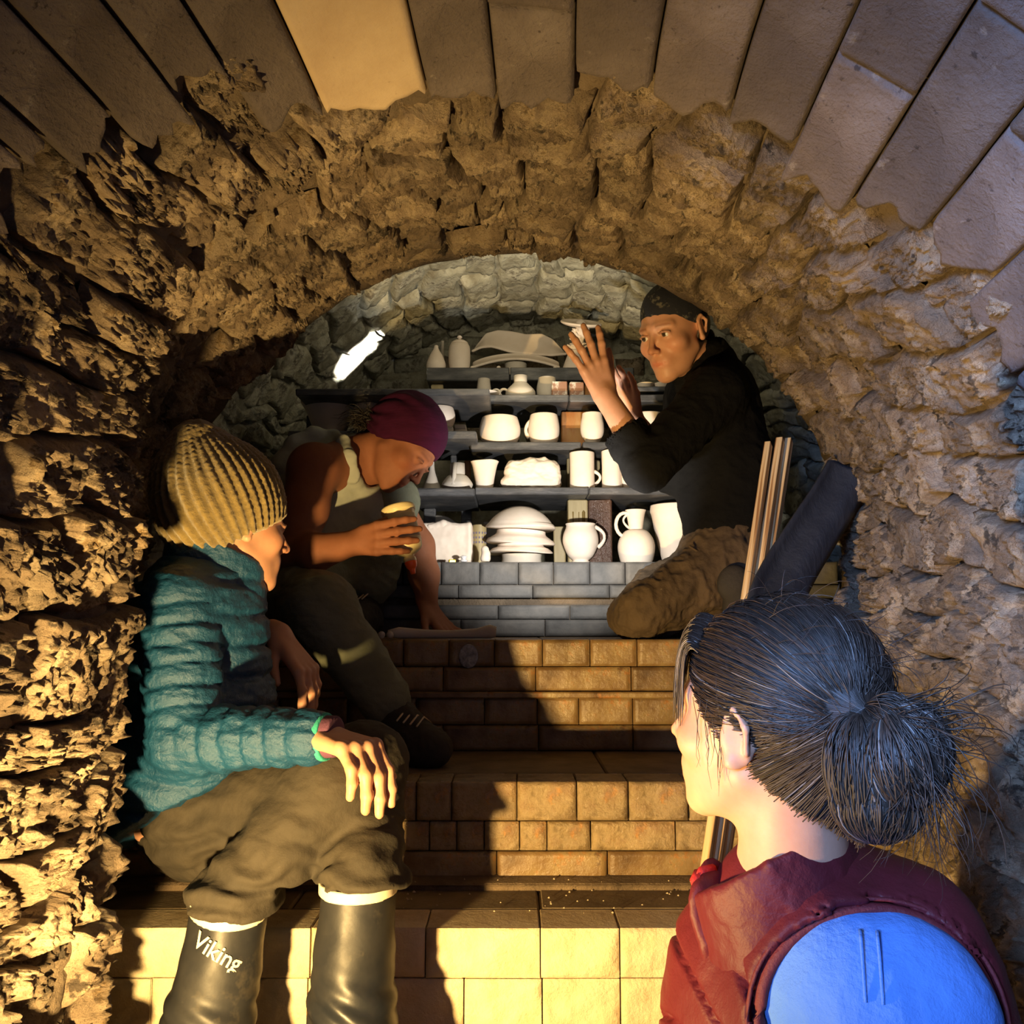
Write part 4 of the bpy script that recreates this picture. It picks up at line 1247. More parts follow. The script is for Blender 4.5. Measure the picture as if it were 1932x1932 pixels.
    Sf.cone(H.p(0, -.085, .0), H.p(0, -.118, -.025), .035, .018, .03)
    p1, p2 = v3(H.p(0, .10, .050)), v3(H.p(0, -.10, -.035)); pn = np.cross(H.R[:, 0], p2 - p1); pn /= np.linalg.norm(pn)
    if pn @ H.R[:, 2] > 0: pn = -pn
    Sf.plane_cut((p1 + p2) / 2, pn)
    field_obj('bandana', Sf, M['bandana'], root, 1, disp=lambda V, N: .0022 * ridged(V * 16, 2))
    K = Field(*box_hull([H.p(0, -.12, -.04)], .11), .0032)
    b0 = v3(H.p(0, -.118, -.018)); K.ball(b0, .017, .0)
    K.chain([b0, b0 + [.022, -.01, -.012], b0 + [.040, -.012, -.05], b0 + [.036, -.012, -.085]], [.010, .014, .013, .006], .008, flat=((0, 1, 0.2), .4))
    K.chain([b0, b0 + [.010, .01, -.03], b0 + [.012, .012, -.062]], [.010, .012, .005], .008, flat=((0, 1, 0.2), .4))
    field_obj('bandana_knot', K, M['bandana'], root, 1)
    # cropped hair at the temple and nape
    K = Field(*box_hull([H.c], .15), .0034)
    K.ell(H.p(0, -.035, .010), (.0785, .088, .075), H.R, 0); K.plane_cut(v3(H.p(0, -.012, 0)), H.R[:, 1])
    K.plane_cut(v3(H.p(0, -.06, -.055)), -H.R[:, 2])
    def hcol(V): return np.ones((len(V), 3)) * .9
    field_obj('hair', K, M['darkhair'], root, 1, color=hcol)
    return root

# ================================================================== person in the burgundy vest, from behind
def person_vest():
    Yh = .93
    root = empty('person', W(1600, 2200, .95), 'person in burgundy vest and blue shirt with dark hair in a bun seen from behind', 'person')
    sc = .95
    H = Head(W(1446, 1356, Yh), (-.70, .70, .10), (0, -.10, 1), sc)
    nb = W(1500, 1705, .96)
    sh = W(1640, 1905, .86); shf = W(1500, 1800, 1.16)
    chest = W(1560, 2000, .98)
    lo, hi = box_hull([H.c, sh, shf, chest, W(1600, 2300, .98)], .13); lo[2] = .42
    B = Field(lo, hi, .0034)
    H.build(B)
    B.cone(H.p(0, -.030, -.055), nb, .049, .058, .02)
    B.cone(W(1540, 1830, 1.0), W(1580, 2300, 1.0), .11, .12, .04); shi = v3(sh) + [.0, .07, -.05]; B.cone(shi, shf, .05, .05, .05); B.cone(nb, shi, .05, .05, .04)
    field_obj('body', B, M['skin'], root, 1, color=lambda V: H.tint(V, np.ones((len(V), 3)), browamt=.5))
    H.eyes(root)
    # vest
    lo, hi = box_hull([W(1560, 1750, 1.0), sh, shf, W(1600, 2250, .98)], .19); T = Field(lo, hi, .0042)
    T.cone(W(1545, 1905, 1.00), W(1570, 2250, .98), .150, .165, .04)
    T.cone(v3(sh) + [0, .01, -.01], shf, .098, .085, .06); T.cone(W(1560, 1740, .97), W(1600, 1850, .95), .075, .11, .05)
    T.cone(nb, W(1520, 1800, .98), .075, .10, .04)
    T.cone(W(1440, 1830, 1.02), W(1440, 2100, 1.0), .085, .11, .05)
    T.cone(W(1735, 1760, .93), W(1745, 1950, .93), .055, .085, .05)
    out = np.array([-.30, -.95, -.02]); out /= np.linalg.norm(out)
    ca = v3(W(1650, 1905, .89))
    e1 = np.cross(out, [0, 0, 1.]); e1 /= np.linalg.norm(e1); e2 = np.cross(e1, out)
    if e1[0] < 0: e1 = -e1
    if e2[2] < 0: e2 = -e2
    # armhole rim: march outwards until the cloth surface is met
    def samp(P):
        I = ((P - T.lo) / T.h).round().astype(int); I = np.clip(I, 0, T.n - 1); return T.D[I[0], I[1], I[2]]
    ring = []
    A1, A2 = .116, .108
    for q in range(48):
        an = 2 * PI * q / 48; base = ca + e1 * A1 * math.cos(an) + e2 * A2 * math.sin(an)
        best = None
        for tt in np.arange(.16, -.12, -.002):
            if samp(base + out * tt) < 0: best = base + out * tt; break
        ring.append(best if best is not None else base)
    ring = np.array(ring)
    for _ in range(30): ring = (np.roll(ring, 1, 0) + 2 * ring + np.roll(ring, -1, 0)) / 4
    for tt in np.arange(0, .26, .02):
        T.ell(ca + out * (tt - .03), (A1 - .004, .03, A2 - .004), np.stack([e1, out, e2], -1), .004, 'sub')
    def vd(V, N):
        ph = ((V[:, 2] + .35 * V[:, 0] + .12 * fbm(V * 4, 2)) / .085) % 1
        return .004 * ridged(V * 10, 2) + .009 * np.sin(9 * (V[:, 0] + .8 * V[:, 2]) * 3.1 + 2.5 * fbm(V * 3, 2)) * sstep(.62, .80, V[:, 2]) * .25 - .010 * np.exp(-((ph - .5) / .05) ** 2) * sstep(.66, .60, V[:, 2]) + .0006 * ridged(V * 40, 2)
    field_obj('vest', T, M['vest'], root, 1, disp=vd)
    perim(ring + out * .002, .0062, 'armhole_piping', M['vest_trim'], root, 8, True)
    perim(ring + (ring - ca) * .10 + out * .001, .0022, 'armhole_seam', M['vest_trim'], root, 6, True)
    # stand-up collar
    axc = np.array([-.22, .12, 1.0]); axc /= np.linalg.norm(axc)
    cb = v3(W(1480, 1725, .96)); K = Field(*box_hull([cb, cb + axc * .1], .14), .0034)
    K.cone(cb - axc * .03, cb + axc * .09, .090, .086, 0); K.cone(cb - axc * .08, cb + axc * .25, .070, .075, .004, 'sub')
    K.plane_cut(cb + axc * .056, axc + np.array([-.34, .30, 0]) * .75)
    fr = np.array([-.7, .7, 0])
    field_obj('collar', K, M['vest'], root, 1, disp=folds(14, .004, seed=3))
    # open collar flap at the throat with its red zip
    fl = Field(*box_hull([W(1335, 1650, .97), W(1360, 1760, .97)], .07), .003)
    fl.chain([W(1340, 1655, .99), W(1352, 1700, .97), W(1372, 1770, .96)], [.020, .028, .036], .02, flat=((.5, -.8, 0), .35))
    field_obj('collar_flap', fl, M['vest'], root, 1, disp=folds(20, .003))
    zp = [W(1318, 1648, .975), W(1315, 1662, .965), W(1322, 1690, .955), W(1336, 1725, .945)]
    perim(zp, [.006, .0075, .006, .005], 'zip', M['red_zip'], root, 8)['label'] = 'red zip tape at the collar'
    perim([W(1346, 1640, .98), W(1325, 1644, .972), W(1316, 1660, .966)], .0055, 'zip', M['red_zip'], root, 8)['label'] = 'red zip tape at the collar'
    # blue shirt shoulder
    Sh = Field(*box_hull([ca, ca + [0, 0, -.35]], .16), .004)
    Sh.cone(ca + out * .0 + [0, 0, -.018], ca + out * .005 + [-.01, 0, -.34], .100, .085, 0)
    Sh.ell(ca + out * .015 + [0, .0, -.0], (.104, .070, .096), np.stack([e1, out, e2], -1), .02)
    field_obj('shirt', Sh, M['bluetee'], root, 1, disp=folds(8, .006, (1, 1, .6), 6))
    o1 = [ca + out * (.015 + .075 * math.sqrt(max(0, 1 - (z / .098) ** 2)) + .003) + e2 * z + e1 * (-.012) for z in np.linspace(.088, .040, 8)]
    perim(o1, .0016, 'seam', M['bluetee'], root)
    o1 = [p + e1 * .014 for p in o1]; perim(o1, .0016, 'seam', M['bluetee'], root)
    # --- hair: scalp cap and combed strands running to the knot
    a_, b_, c_ = .0835, .103, .0925
    cen = np.array([0, -.021, .036])
    K = Field(*box_hull([H.c], .15), .0034)
    K.ell(H.p(*cen), np.array([a_, b_, c_]) * sc, H.R, 0)
    K.ell(H.p(0, -.058, -.036), np.array([.058, .044, .052]) * sc, H.R, .02)
    # hairline cuts: face and the area below the ear
    K.ell(H.p(0, .085, -.035), np.array([.095, .066, .088]) * sc, H.R, .006, 'sub')
    K.ell(H.p(.085, .005, -.045), np.array([.045, .038, .062]) * sc, H.R, .006, 'sub'); K.ell(H.p(-.085, .005, -.045), np.array([.045, .038, .062]) * sc, H.R, .006, 'sub')
    field_obj('hair_cap', K, M['darkhair'], root, 1, color=lambda V: np.ones((len(V), 3)) * .6)
    KN = v3(W(1648, 1352, .80))
    kl = H.loc(KN[None])[0]
    kd = (kl - cen) / np.array([a_, b_, c_]); kd /= np.linalg.norm(kd)
    rng = np.random.RandomState(5); V = []; Fc = []; Cc = []
    def hcol(g=.0):
        r = rng.rand()
        if r < .035 + g: return (.20, .17, .15)
        k = rng.uniform(.5, 1.6); return (.036 * k, .022 * k, .015 * k)
    def bald(d):
        L = cen + d * np.array([a_, b_, c_])
        e1_ = (L - [0, .085, -.035]) / [.095, .066, .088]; e2_ = (np.abs(L) * [1, 0, 0] + L * [0, 1, 1] - [.085, .005, -.045]) / [.045, .038, .062]
        return (e1_ @ e1_) < 1 or (e2_ @ e2_) < .95
    n = 0
    while n < 7000:
        d = rng.normal(size=3); d /= np.linalg.norm(d)
        if d[0] > .55 and False: continue
        if bald(d) or d[2] < -.95: continue
        cosang = d @ kd
        if cosang > .992: continue
        L0 = cen + d * np.array([a_, b_, c_])
        om = math.acos(np.clip(cosang, -1, 1)); m = 12; pts = []
        lift = rng.uniform(-.0015, .0035) + (.004 if rng.rand() < .05 else 0); wv = rng.normal(size=3) * .02
        side = np.cross(d, kd); bow = rng.normal() * .05
        for i in range(m):
            t = i / (m - 1)
            dd = (math.sin((1 - t) * om) * d + math.sin(t * om) * kd) / math.sin(om)
            dd = dd + (wv + side * bow) * math.sin(PI * t); dd[2] -= .10 * math.sin(PI * t) * (1 if d[2] > -.2 else -.6)
            dd /= np.linalg.norm(dd)
            rr = 1.01 + (lift / .09) * math.sin(PI * min(1, t * 1.1 + .1)) + .04 * math.exp(-((t - .45) / .3) ** 2) * max(0, d[2])
            L = cen + dd * np.array([a_, b_, c_]) * rr
            P = H.p(*L)
            if t > .8: P = P + (KN - P) * ((t - .8) / .2) ** 1.5
            pts.append(P)
        strand(V, Fc, Cc, pts, rng.uniform(.0004, .0008), hcol()); n += 1
    # fringe over the forehead and temple
    for k in range(420):
        x0 = rng.uniform(-.06, .060); s0 = H.p(x0, .062 + rng.uniform(-.02, .012), .098 - abs(x0) * .5)
        m = 10; pts = []; xe = x0 * 1.03 - rng.uniform(0, .004); drop = rng.uniform(.05, .088); fl = rng.uniform(.086, .097)
        for i in range(m):
            t = i / (m - 1); xx = x0 + (xe - x0) * t; yf_ = .030 + (fl - .022) * math.sqrt(max(.05, 1 - (xx / .072) ** 2)); yr_ = .062 - 4 * x0 * x0; pts.append(H.p(xx, yr_ + (yf_ - yr_) * math.sin(t * PI / 2) ** .8, .100 - abs(x0) * .5 + .016 * math.sin(PI * t) - drop * t ** 1.6))
        strand(V, Fc, Cc, pts, rng.uniform(.0005, .0009), hcol(.02))
    # wisps in front of the ear and at the nape
    for k in range(9):
        x0 = -.074 + rng.uniform(-.004, .004)
        y0, z0 = rng.uniform(.012, .04), rng.uniform(.0, .03); m = 8; ph = rng.rand() * 6
        pts = [H.p(x0 - .002 * math.sin(ph + i), y0 + .002 * math.sin(i * .5 + ph) - .004 * i * rng.rand() * .3, z0 - .010 * i) for i in range(m)]
        strand(V, Fc, Cc, pts, .00045, hcol())
    for k in range(1500):
        u = rng.uniform(0, 1) ** .8; an = -u * 1.9 + .15
        s0 = np.array([-.066 * math.cos(max(an, -1.6) * .98), -.030 + .072 * math.sin(an), -.030 - .074 * u ** .8]) + rng.normal(size=3) * .003
        s0 = s0 * [1.06, 1.04, 1]; e0 = kl + rng.normal(size=3) * .004; q = (s0 + e0) / 2 - cen * 0; q = q + (q - np.array([0, -.02, -.02])) * (.16 + rng.uniform(-.05, .06))
        m = 10; pts = [H.p(*((1 - t) ** 2 * s0 + 2 * t * (1 - t) * q + t * t * e0)) for t in np.linspace(0, 1, m)]
        strand(V, Fc, Cc, pts, rng.uniform(.0004, .0008), hcol())
    strands_obj('hair', V, Fc, Cc, root, 'dark brown hair combed back with grey strands')
    # --- the bun: loops of hair turned over the knot
    V = []; Fc = []; Cc = []
    KB = KN + np.array([.012, -.004, -.004])
    Bn = Field(*box_hull([KB, W(1690, 1460, .78), W(1650, 1560, .79)], .09), .0034)
    Bn.ball(KB, .021, 0)
    Bn.ell(W(1700, 1430, .79), (.036, .034, .045), rotm('y', 20), .012)
    Bn.ell(W(1625, 1465, .80), (.026, .026, .050), rotm('y', -6), .012)
    Bn.ell(W(1655, 1520, .80), (.034, .026, .030), None, .012)
    bun = field_obj('hair_bun', Bn, M['darkhair'], root, 1, color=lambda V: np.ones((len(V), 3)) * .5)
    def loop(c, rx, rz, tilt, n_, a0, a1, jit, r=.0008, depth=.036):
        for k in range(n_):
            ph = rng.uniform(-1, 1); sy = math.sqrt(max(0, 1 - ph * ph)); m = 14; pts = []
            s0 = a0 + rng.uniform(-.3, .3); s1 = a1 + rng.uniform(-.5, .5); w = rng.normal(size=3) * jit
            off = rng.uniform(.98, 1.12)
            for i in range(m):
                t = s0 + (s1 - s0) * i / (m - 1)
                # great-circle-like arcs over an ellipsoid: ph picks the meridian offset
                x = rx * off * (math.cos(t) * sy * .9 + ph * .25); z = rz * off * math.sin(t) * (.6 + .4 * sy); y = -depth * off * (sy * .75 * abs(math.sin(t * .5 + .6)) + .25)
                x2 = x * math.cos(tilt) - z * math.sin(tilt); z2 = x * math.sin(tilt) + z * math.cos(tilt)
                pts.append(c + np.array([x2, y * (1 if ph > -.2 else -.6), z2]) + w * math.sin(PI * i / (m - 1)))
            strand(V, Fc, Cc, pts, r, hcol(-.02))
    def merid(c, R3, r3, pole, n_, spread=1.0, r=.0008, jit=.002, end=.95, start=.03):
        """Strands along meridians of an ellipsoid from its pole."""
        pole = np.array(pole, float); pole /= np.linalg.norm(pole)
        a = np.cross(pole, [0, 1, .1]); a /= np.linalg.norm(a); b = np.cross(pole, a)
        for k in range(n_):
            an = rng.uniform(0, 2 * PI); e = end * rng.uniform(.75, 1.1); w = rng.normal(size=3) * jit; tw = rng.normal() * .5
            pts = []; off = rng.uniform(1.0, 1.07)
            for i in range(12):
                t = (start + (e - start) * i / 11) * PI; aa = an + tw * i / 11
                d = math.cos(t) * pole + math.sin(t) * (math.cos(aa) * a + math.sin(aa) * b)
                pts.append(v3(c) + R3 @ (d * np.array(r3) * off) + w * math.sin(PI * i / 11))
            strand(V, Fc, Cc, pts, r, hcol(-.02))
    I3 = np.eye(3)
    merid(W(1700, 1430, .79), rotm('y', 20), (.036, .034, .045), (-.75, 0, .8), 1300, r=.0010)
    merid(W(1625, 1465, .80), rotm('y', -6), (.026, .026, .050), (.25, 0, 1), 900, r=.0010)
    merid(W(1655, 1520, .80), I3, (.034, .026, .030), (0, 0, 1), 700, r=.0010)
    merid(KB, I3, (.021, .021, .021), (-.6, .6, .4), 250)
    # loose ends
    for k in range(230):
        p = KB + rng.normal(size=3) * .010; kind = rng.rand(); m = 11; pts = []
        if kind < .40:   d = np.array([rng.uniform(.5, 1.0), rng.uniform(-.3, .3), rng.uniform(-.1, .75)]); ln = rng.uniform(.04, .085); g = .025
        elif kind < .85: d = np.array([rng.uniform(-.25, .55), rng.uniform(-.5, .1), -1.0]); ln = rng.uniform(.07, .125); g = .0
        else:            d = np.array([rng.uniform(.2, .9), rng.uniform(-.5, .3), -rng.uniform(.2, .8)]); ln = rng.uniform(.05, .12); g = .03
        d /= np.linalg.norm(d); ph = rng.rand(3) * 6; cw = rng.uniform(.006, .022)
        for i in range(m):
            t = i / (m - 1)
            pts.append(p + d * ln * t + np.array([math.sin(ph[0] + 5 * t), math.sin(ph[1] + 4 * t), math.sin(ph[2] + 5 * t)]) * cw * t + np.array([0, 0, -g * t * t]) + np.array([0, -.030 * math.sin(PI * t), 0]))
        strand(V, Fc, Cc, pts, rng.uniform(.0004, .0007), hcol(-.02))
    strands_obj('bun_strands', V, Fc, Cc, root)
    # flyaway hairs over the crown
    V = []; Fc = []; Cc = []
    for k in range(150):
        d = rng.normal(size=3); d /= np.linalg.norm(d); d[2] = abs(d[2]) * .8 + .3; d /= np.linalg.norm(d)
        if bald(d): continue
        p = H.p(*(cen + d * np.array([a_, b_, c_]) * 1.0)); tg = rng.normal(size=3) * .5 + (H.R @ np.array([0, -1, .1])); tg /= np.linalg.norm(tg)
        nn = H.R @ d; pts = []; ln = rng.uniform(.03, .09); hgt = rng.uniform(.003, .014)
        for i in range(9):
            t = i / 8; pts.append(p + tg * ln * t + nn * (hgt * math.sin(PI * t * .8) - .03 * t * t * ln / .09))
        strand(V, Fc, Cc, pts, .00035, hcol(.05))
    strands_obj('flyaway_hair', V, Fc, Cc, root)
    return root
person_teal(); person_tank(); person_fleece(); person_vest()
# ------------------------------------------------------------------ shelves, pots and tools
M['bisque'] = material('bisque_clay', [(.70, .60, .50), (.80, .71, .62)], scale=14, rough=.75, bump=.15, bump_scale=90, bump_dist=.001)
M['greyclay'] = material('grey_unfired_clay', [(.42, .38, .33), (.52, .48, .42)], scale=12, rough=.85, bump=.2, bump_scale=80, bump_dist=.002)
M['amber'] = material('amber_glazed_prop', [(.22, .07, .02), (.42, .17, .05), (.50, .30, .12)], scale=9, rough=.3, bump=.4, bump_scale=30, bump_dist=.004, stretch=(1, 1, .5))
M['brownglaze'] = material('dark_brown_glaze', [(.055, .028, .018), (.11, .055, .035)], scale=12, rough=.22, bump=1.0, bump_scale=60, bump_dist=.005,
                           spots=[((.30, .20, .15), 45, .72, .6)])
M['olive_prop'] = material('olive_prop_brick', [(.28, .22, .10), (.42, .34, .18)], scale=20, rough=.5, bump=.4, bump_scale=50, stretch=(1, 1, .25))
M['drip'] = material('dark_olive_drip', [(.13, .09, .03), (.20, .14, .05)], rough=.2, bump=.2)
M['blotch'] = material('white_blotched_prop', [(.65, .60, .52), (.25, .12, .07)], scale=22, rough=.5, bump=.4, bump_scale=40, lo=.45, hi=.55)
M['creamjar'] = material('cream_plastic', [(.78, .66, .34), (.82, .72, .42)], rough=.4, bump=.05, sss=.1)
M['labelpaper'] = material('bottle_label', [(.62, .56, .44)], bump=0, rough=.6)
M['ink'] = material('faded_ink', [(.16, .14, .20)], bump=0)
M['orange'] = material('orange_plastic', [(.95, .13, .015)], bump=0, rough=.35)
M['yellow'] = material('yellow_plastic', [(.75, .60, .02)], bump=0, rough=.3)
M['clearp'] = material('clear_glass', [(.75, .75, .78)], bump=.3, bump_scale=50, rough=.08, spec=1.0)
M['silver'] = material('silvery_glaze', [(.10, .10, .11), (.45, .46, .50)], scale=60, rough=.25, bump=1, bump_scale=90, bump_dist=.004, spec=.8)
M['ply'] = material('plywood_edge', [(.30, .14, .045), (.70, .48, .22), (.85, .68, .40)], scale=2.5, detail=2, rough=.6, bump=.2, bump_scale=60, stretch=(60, 60, 1), lo=.38, hi=.60)
M['rubber'] = material('dark_rubber_sheet', [(.016, .020, .028), (.04, .045, .055)], scale=7, rough=.6, bump=.8, bump_scale=25, bump_dist=.006,
                       stretch=(1, 1, .35), spots=[((.14, .13, .10), 18, .70, .5)])
M['plaster'] = material('pale_daub', [(.50, .46, .38), (.66, .62, .52)], scale=12, bump=.6, bump_scale=50)

def lathe_mesh(prof, n=40, ox=None):
    V = []; Fc = []; m = len(prof)
    for i, (r, z) in enumerate(prof):
        for j in range(n):
            an = 2 * PI * j / n; V.append((r * math.cos(an), r * math.sin(an), z))
    for i in range(m - 1):
        for j in range(n):
            j2 = (j + 1) % n; Fc.append((i * n + j, i * n + j2, (i + 1) * n + j2, (i + 1) * n + j))
    Fc.append(tuple(range(n))[::-1]); Fc.append(tuple((m - 1) * n + j for j in range(n)))
    return V, Fc
def smooth_prof(p, k=5):
    out = []
    P = [p[0]] + list(p) + [p[-1]]
    for i in range(1, len(P) - 2):
        a, b, c, d = [np.array(q, float) for q in P[i - 1:i + 3]]
        for t in np.linspace(0, 1, k, endpoint=False):
            out.append(tuple(.5 * ((2 * b) + (-a + c) * t + (2 * a - 5 * b + 4 * c - d) * t * t + (-a + 3 * b - 3 * c + d) * t ** 3)))
    out.append(tuple(P[-2])); return [(max(r, .0005), z) for r, z in out]

DIM = {}
def pot(name, label, px, wpx, ytop, zb, Y, prof, cat, group=None, mt='bisque', wall=.005, open_=True, tilt=None, wob=0, invert=False, hpx=None, xy=None):
    """prof in units of half width and of height; base on level zb; the rim reaches pixel row ytop."""
    w = S(wpx, Y) / 2; x = W(px, ytop, Y).x
    h = (W(px, ytop, Y).z - zb) if hpx is None else S(hpx, Y)
    pr = smooth_prof([(r * w, z * h) for r, z in prof])
    if open_:
        inner = [(max(r - wall, .002), z) for r, z in pr[::-1]]
        top = pr[-1]; inner = [(max(top[0] - wall, .002), top[1] - .0005)] + [(r, max(z, wall * 1.2)) for r, z in inner[1:]]
        pr = pr + [(top[0] - wall * .5, top[1] + wall * .3)] + inner
    V, Fc = lathe_mesh(pr)
    V = np.array(V)
    if invert: V[:, 2] = h - V[:, 2]; Fc = [f[::-1] for f in Fc]
    if wob:
        an = np.arctan2(V[:, 1], V[:, 0]); k_ = 1 + wob * np.sin(an * 3 + px) * (V[:, 2] / h) + wob * .6 * np.sin(an * 5 + 1)
        V[:, 0] *= k_; V[:, 1] *= k_; V[:, 2] += wob * h * .5 * np.sin(an * 2 + px) * (V[:, 2] / h) ** 2
    o = link(name, mesh_np(name, V, Fc, True), M[mt]); o.location = (x, Y, zb + .0006)
    if tilt: o.rotation_euler = tilt
    tag(o, label, cat, group)
    DIM[o.name] = (w, h)
    return o

def handle(o, side, z0, z1, out, r=.006, top_in=.85, bot_in=.85, yaw=0.0):
    w, h = DIM[o.name]; pts = []
    for i in range(11):
        t = i / 10; an = PI * t
        x = w * (top_in + (bot_in - top_in) * t) + out * math.sin(an) ** .8
        pts.append(((x * math.cos(yaw)) * side, -x * math.sin(yaw), h * (z0 + (z1 - z0) * t) + .12 * out * math.sin(an)))
    c = perim([Vector(p) for p in pts], [r * (1.15 - .3 * math.sin(PI * i / 10)) for i in range(11)], 'handle', o.data.materials[0], None, 8)
    c.parent = o
    return c

BOWL = [(.45, 0), (.55, .02), (.85, .3), (.98, .65), (1.0, 1)]
ROUND = [(.62, 0), (.80, .06), (.97, .35), (1.0, .6), (.93, .85), (.86, 1)]
FLARE = [(.55, 0), (.60, .04), (.72, .45), (.88, .85), (1, 1)]
CYL = [(.92, 0), (.97, .03), (.95, .5), (.97, .97), (.97, 1)]
WIDE = [(.40, 0), (.46, .05), (.70, .35), (.90, .75), (1.0, 1)]
MUGR = [(.45, 0), (.50, .04), (.44, .07), (.72, .2), (.98, .5), (.96, .72), (.80, .92), (.84, 1)]
CUP = [(.50, 0), (.56, .05), (.95, .35), (1.0, .62), (.88, .88), (.84, 1)]
JUGR = [(.72, 0), (.85, .05), (1, .38), (.93, .68), (.6, .92), (.28, 1), (.24, 1.02)]

LZ = {1: Z4 + .001, 2: W(1000, 919, 2.56).z, 3: W(1000, 834, 2.60).z, 4: W(1000, 744, 2.64).z, 5: W(1000, 693, 2.92).z,
      'l2': W(840, 921, 2.52).z, 'l3': W(840, 813, 2.50).z, 'l4': W(700, 733, 2.46).z}
def board(label, pa, pb, lev, y0, y1, th=.022, group='kiln shelf boards', z=None):
    zt = LZ[lev] if z is None else z
    x0, x1 = W(pa, 900, y0).x, W(pb, 900, y0).x
    o = box('kiln_shelf', (x0 + .001, x1 - .001, y0, y1, zt - th, zt), M['shelf'], None, c=.003, jit=.0008)
    return tag(o, label, 'shelf', group)
board('dark kiln shelf board under the left end of the cup row, behind the squeeze bottle', 770, 896, 'l2', 2.52, 2.9)
board('dark kiln shelf board under the flared cup and lumpy dish', 896, 1111, 2, 2.56, 2.95)
board('dark kiln shelf board under the straight mug, running behind the kneeling person', 1111, 1390, 2, 2.56, 2.95)
board('dark kiln shelf board behind the maroon scarf, carrying the big flared bowl', 540, 899, 'l3', 2.50, 2.86)
board('dark kiln shelf board under the squat bowl and the round mug', 887, 1098, 3, 2.60, 2.98)
board('dark kiln shelf board under the amber prop and round cup', 1099, 1400, 3, 2.60, 2.98)
board('long dark shelf board over the big flared bowl at the left', 552, 924, 'l4', 2.46, 2.80, .020)
board('dark shelf board with deep underside below the upturned jug', 866, 1075, 4, 2.64, 3.02)
board('dark shelf board below the white blotched props, passing behind the raised hands', 1075, 1420, 4, 2.64, 3.02)
board('topmost kiln shelf board under the pointed bottle and lidded jar', 802, 962, 5, 2.92, 3.3, .045)
board('topmost kiln shelf board under the coral stemmed dish', 962, 1200, 5, 2.92, 3.3, .045)
board('small upper shelf board carrying two little bowls at right', 1196, 1290, 4, 2.66, 2.9, .016, z=LZ[4] + .030)

def prop(label, pa, pb, z0, z1, Y, mt='shelf', depth=.06, group=None, name='kiln_prop', tz=0):
    x0, x1 = W(pa, 900, Y).x, W(pb, 900, Y).x
    o = box(name, (x0, x1, Y, Y + depth, z0 + .0006, z1), M[mt], None, c=.003, jit=.001, rz=tz)
    return tag(o, label, 'prop', group)
TH = .023
# visible kiln props
o = prop('olive prop brick with dark glaze drips standing on the brick ledge', 1071, 1108, LZ[1], LZ[2] - TH, 2.66, 'olive_prop', .05)
dz = [(1083, .66, .35), (1090, .75, .55), (1098, .95, .25), (1104, .6, .45)]
for (q, wd, dl) in ((1081, .006, .055), (1092, .005, .07), (1101, .010, .085)):
    x = W(q, 950, 2.66).x; zt = LZ[2] - TH - .028
    V, Fc = lathe_mesh([(.0002, -dl), (wd * .7, -dl + wd), (wd * .55, -dl * .5), (wd * .6, -.01), (.0002, 0)], 10)
    d = link('glaze_drip', mesh_np('glaze_drip', np.array(V) * [1, .35, 1], Fc, True), M['drip']); d.location = (x, 2.661, zt); adopt(d, o)
prop('tall dark brown glazed prop brick behind the big bellied mug', 1110, 1153, LZ[1], LZ[2] - TH, 2.66, 'brownglaze', .05)
prop('amber glazed prop brick beside the round cup', 1060, 1112, LZ[3], LZ[4] - TH - .006, 2.74, 'amber', .07)
for (q, z_) in ((1074, LZ[4] - TH), (1104, LZ[4] - TH)):
    V, Fc = lathe_mesh([(.001, -.004), (.014, -.003), (.016, .0), (.012, .003), (.001, .004)], 14)
    tag(link('wad', mesh_np('wad', V, Fc, True), M['olive_prop']), 'small flat clay wad on the amber prop, %s' % ('left one' if q < 1090 else 'right one above the round cup'), 'wad', 'wads on the amber prop').location = (W(q, 770, 2.77).x, 2.77, z_ - .003)
prop('dull prop brick half hidden behind the straight mug', 1070, 1103, LZ[2], LZ[3] - TH, 2.74, 'olive_prop', .05)
prop('dull prop brick between the straight mug and the faceted beaker', 1107, 1132, LZ[2], LZ[3] - TH, 2.76, 'olive_prop', .05)
prop('thin dark prop brick at the left of the flared cup', 876, 888, LZ['l2'], LZ[3] - TH, 2.78, 'amber', .05)
prop('pale blotched square prop nearer the upturned jug', 1042, 1072, LZ[4], LZ[4] + S(33, 2.68), 2.68, 'blotch', .045)
prop('white square prop with dark marks beside the raised fingers', 1076, 1103, LZ[4], LZ[4] + S(31, 2.68), 2.68, 'blotch', .045)
prop('small pale square prop sticking up behind the maroon scarf', 727, 752, LZ['l3'], LZ['l4'] - .021, 2.53, 'plaster', .05)
prop('dark prop brick at the far left under the long board', 575, 600, LZ['l3'], LZ['l4'] - .021, 2.70, 'shelf', .05)
prop('dark prop brick in shadow beneath the left kiln shelf', 800, 822, LZ[1], LZ['l2'] - TH, 2.80, 'shelf', .05)
prop('dark prop brick standing behind the drapery box', 870, 890, LZ[1], LZ[2] - TH, 2.89, 'shelf', .05)
prop('dark prop brick carrying the bowl shelf at left', 850, 862, LZ['l2'], LZ['l3'] - TH, 2.75, 'shelf', .05)
prop('checkered pale block beside the stacked bowls', 1044, 1066, LZ[1], LZ[1] + S(76, 2.74), 2.74, 'olive_prop', .05)
prop('dark prop brick behind the kneeling person, lower', 1330, 1352, LZ[1], LZ[2] - TH, 2.80, 'shelf', .05)
prop('dark prop brick behind the kneeling person, middle', 1330, 1352, LZ[2], LZ[3] - TH, 2.80, 'shelf', .05)
prop('dark prop brick behind the kneeling person, upper', 1330, 1352, LZ[3], LZ[4] - TH, 2.80, 'shelf', .05)
